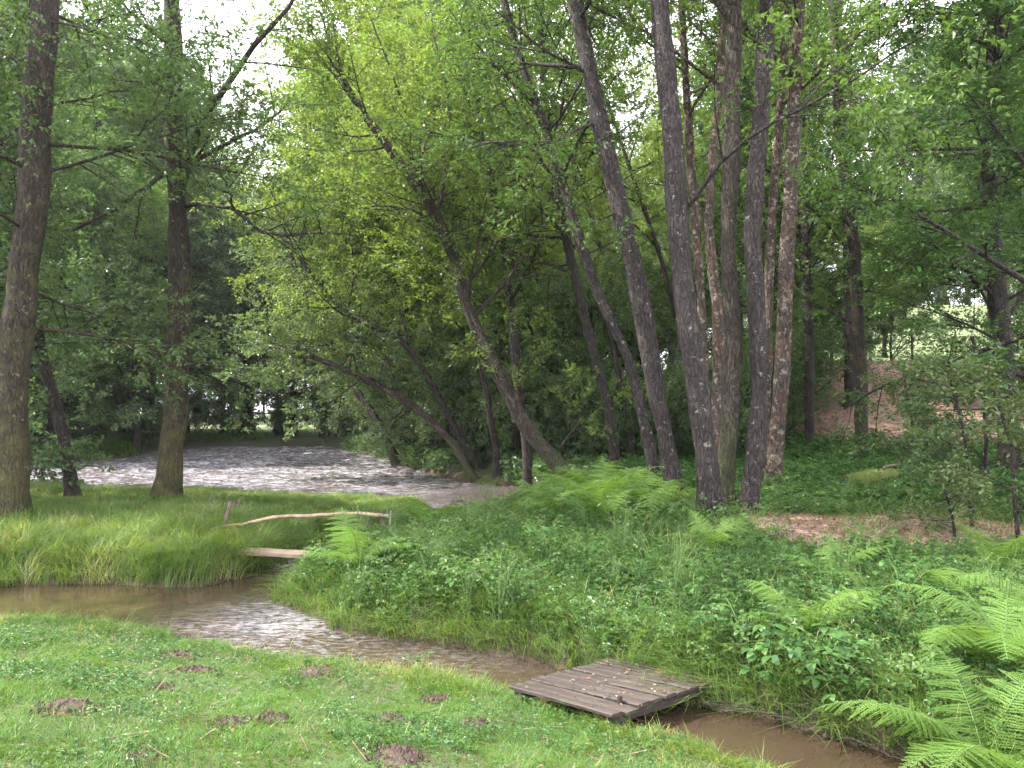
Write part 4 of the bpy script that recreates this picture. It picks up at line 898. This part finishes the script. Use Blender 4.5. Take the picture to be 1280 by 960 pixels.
# ------------------------------------------------------------------ mossy log, fallen branches, fence on the slope
lp = LOGP; gz = float(ground(lp[0], lp[1]))
lg = tag(obj('log', None, loc=(lp[0], lp[1], gz+.05), scale=1.25), 'short rotten log with bright moss among the brambles', 'log')
V, q, c = tubes(np.array([[(-.42,-.10,.10),(-.15,-.04,.13),(.1,0,.15),(.42,.06,.17)]]), [[.10,.13,.13,.115]], 12)
V += (fbm(V[:, :1]*9, V[:, 2:]*9+V[:, 1:2]*5, 2)-.5)*.05
obj('bole', mesh('bole', V, [q, c], [M_LOG], smooth=[True, False]), lg)
V, q, c = tubes(np.array([[(.1,0,.2),(.25,-.05,.33),(.42,-.05,.36)]]), [[.025,.02,.012]], 6); obj('branch_stub', mesh('branch_stub', V, [q, c], [M_TWIG]), lg)
FB = [('pale fallen branch lying along the brown path', (1095,672), (1150,650), .016), ('short fallen stick at the foot of the sapling', (1110,640), (1165,632), .012),
      ('bent fallen branch at the end of the brown path', (1180,652), (1262,640), .02), ('thin grey stick in front of the mossy alder', (960,676), (1010,668), .012)]
for k, (lb, a, b, r) in enumerate(FB):
    A, B = gpt(*a), gpt(*b); M_ = (A+B)/2+np.array([0, .08, .10]); A[2] += .03; B[2] += .06
    P = resample(np.array([A, M_, B])-A, 9); P += np.random.default_rng(k).normal(size=P.shape)*.008
    V, q, c = tubes(P[None], (r*np.linspace(1, .5, 9))[None], 6); tag(obj('fallen_branch', mesh('fallen_branch', V, [q, c], [M_TWIG], smooth=[True, False]), loc=A), lb, 'branch')
# roots and sticks tangled under the bank by the deck
rng = np.random.default_rng(900); n_ = 60; bx = rng.uniform(1.3, 2.4, n_); by = np.interp(bx, NEAR_C[:, 0], NEAR_C[:, 1])+.42+rng.uniform(-.05, .35, n_)
a = rng.uniform(-.9, .5, n_); s = np.linspace(-.5, .5, 5); L = rng.uniform(.15, .5, n_)
P = np.stack([bx[:, None]+np.cos(a)[:, None]*L[:, None]*s, by[:, None]+np.sin(a)[:, None]*L[:, None]*s, np.zeros((n_, 5))], -1)
P[..., 2] = np.maximum(ground(P[..., 0], P[..., 1]), WL)+.02+.06*rng.random((n_, 1))+.02*rng.normal(size=(n_, 5))
V, q, _ = tubes(P, np.full((n_, 5), .0026)*rng.uniform(.6, 1.6, (n_, 1)), 4, 0, False)
tag(obj('twig_tangle', mesh('twig_tangle', V, [q], [M_BEAM])), 'tangle of dead twigs and roots under the bank beside the deck', 'twigs', kind='stuff')
# wire fence at the top of the slope
fp = [(10.8, 29.5), (12.6, 30.2), (14.5, 31.0), (16.6, 31.8), (18.8, 32.5)]
x0, y0 = fp[0]; z0 = float(ground(x0, y0)); fe = tag(obj('wire_fence', None, loc=(x0, y0, z0)), 'thin wire fence with grey posts at the top of the brown slope', 'fence')
tops = []
for (x, y) in fp:
    z = float(ground(x, y)); V, q, c = tubes(np.array([[(x-x0,y-y0,z-z0-.2),(x-x0,y-y0,z-z0+.7),(x-x0,y-y0,z-z0+1.35)]]), [[.05,.05,.045]], 8); obj('post', mesh('post', V, [q, c], [M_POST]), fe); tops.append((x-x0, y-y0, z-z0))
for hh in (.55, .95, 1.3):
    P = np.array([[(tx, ty-.06, tz+hh) for tx, ty, tz in tops]]); V, q, c = tubes(P, np.full((1, len(tops)), .012), 5); obj('wire', mesh('wire', V, [q, c], [M_WIRE]), fe)

# ------------------------------------------------------------------ damp air
m, n, nd, ln = newmat('damp_air')
pv = nd.new('ShaderNodeVolumePrincipled'); pv.inputs['Density'].default_value = .0004; pv.inputs['Color'].default_value = (.93, .96, 1, 1); pv.inputs['Anisotropy'].default_value = .3
o = nd.new('ShaderNodeOutputMaterial'); ln.new(pv.outputs[0], o.inputs['Volume'])
hx, hy, h0, h1 = 275, 275, -6, 60
V = [(x, y, z) for z in (h0, h1) for x, y in ((-hx,-hy),(hx,-hy),(hx,hy),(-hx,hy))]
tag(obj('haze', mesh('haze', V, [np.array([(3,2,1,0),(4,5,6,7),(0,1,5,4),(1,2,6,5),(2,3,7,6),(3,0,4,7)])], [m])), 'thin damp haze between the far trees', 'haze', kind='stuff')
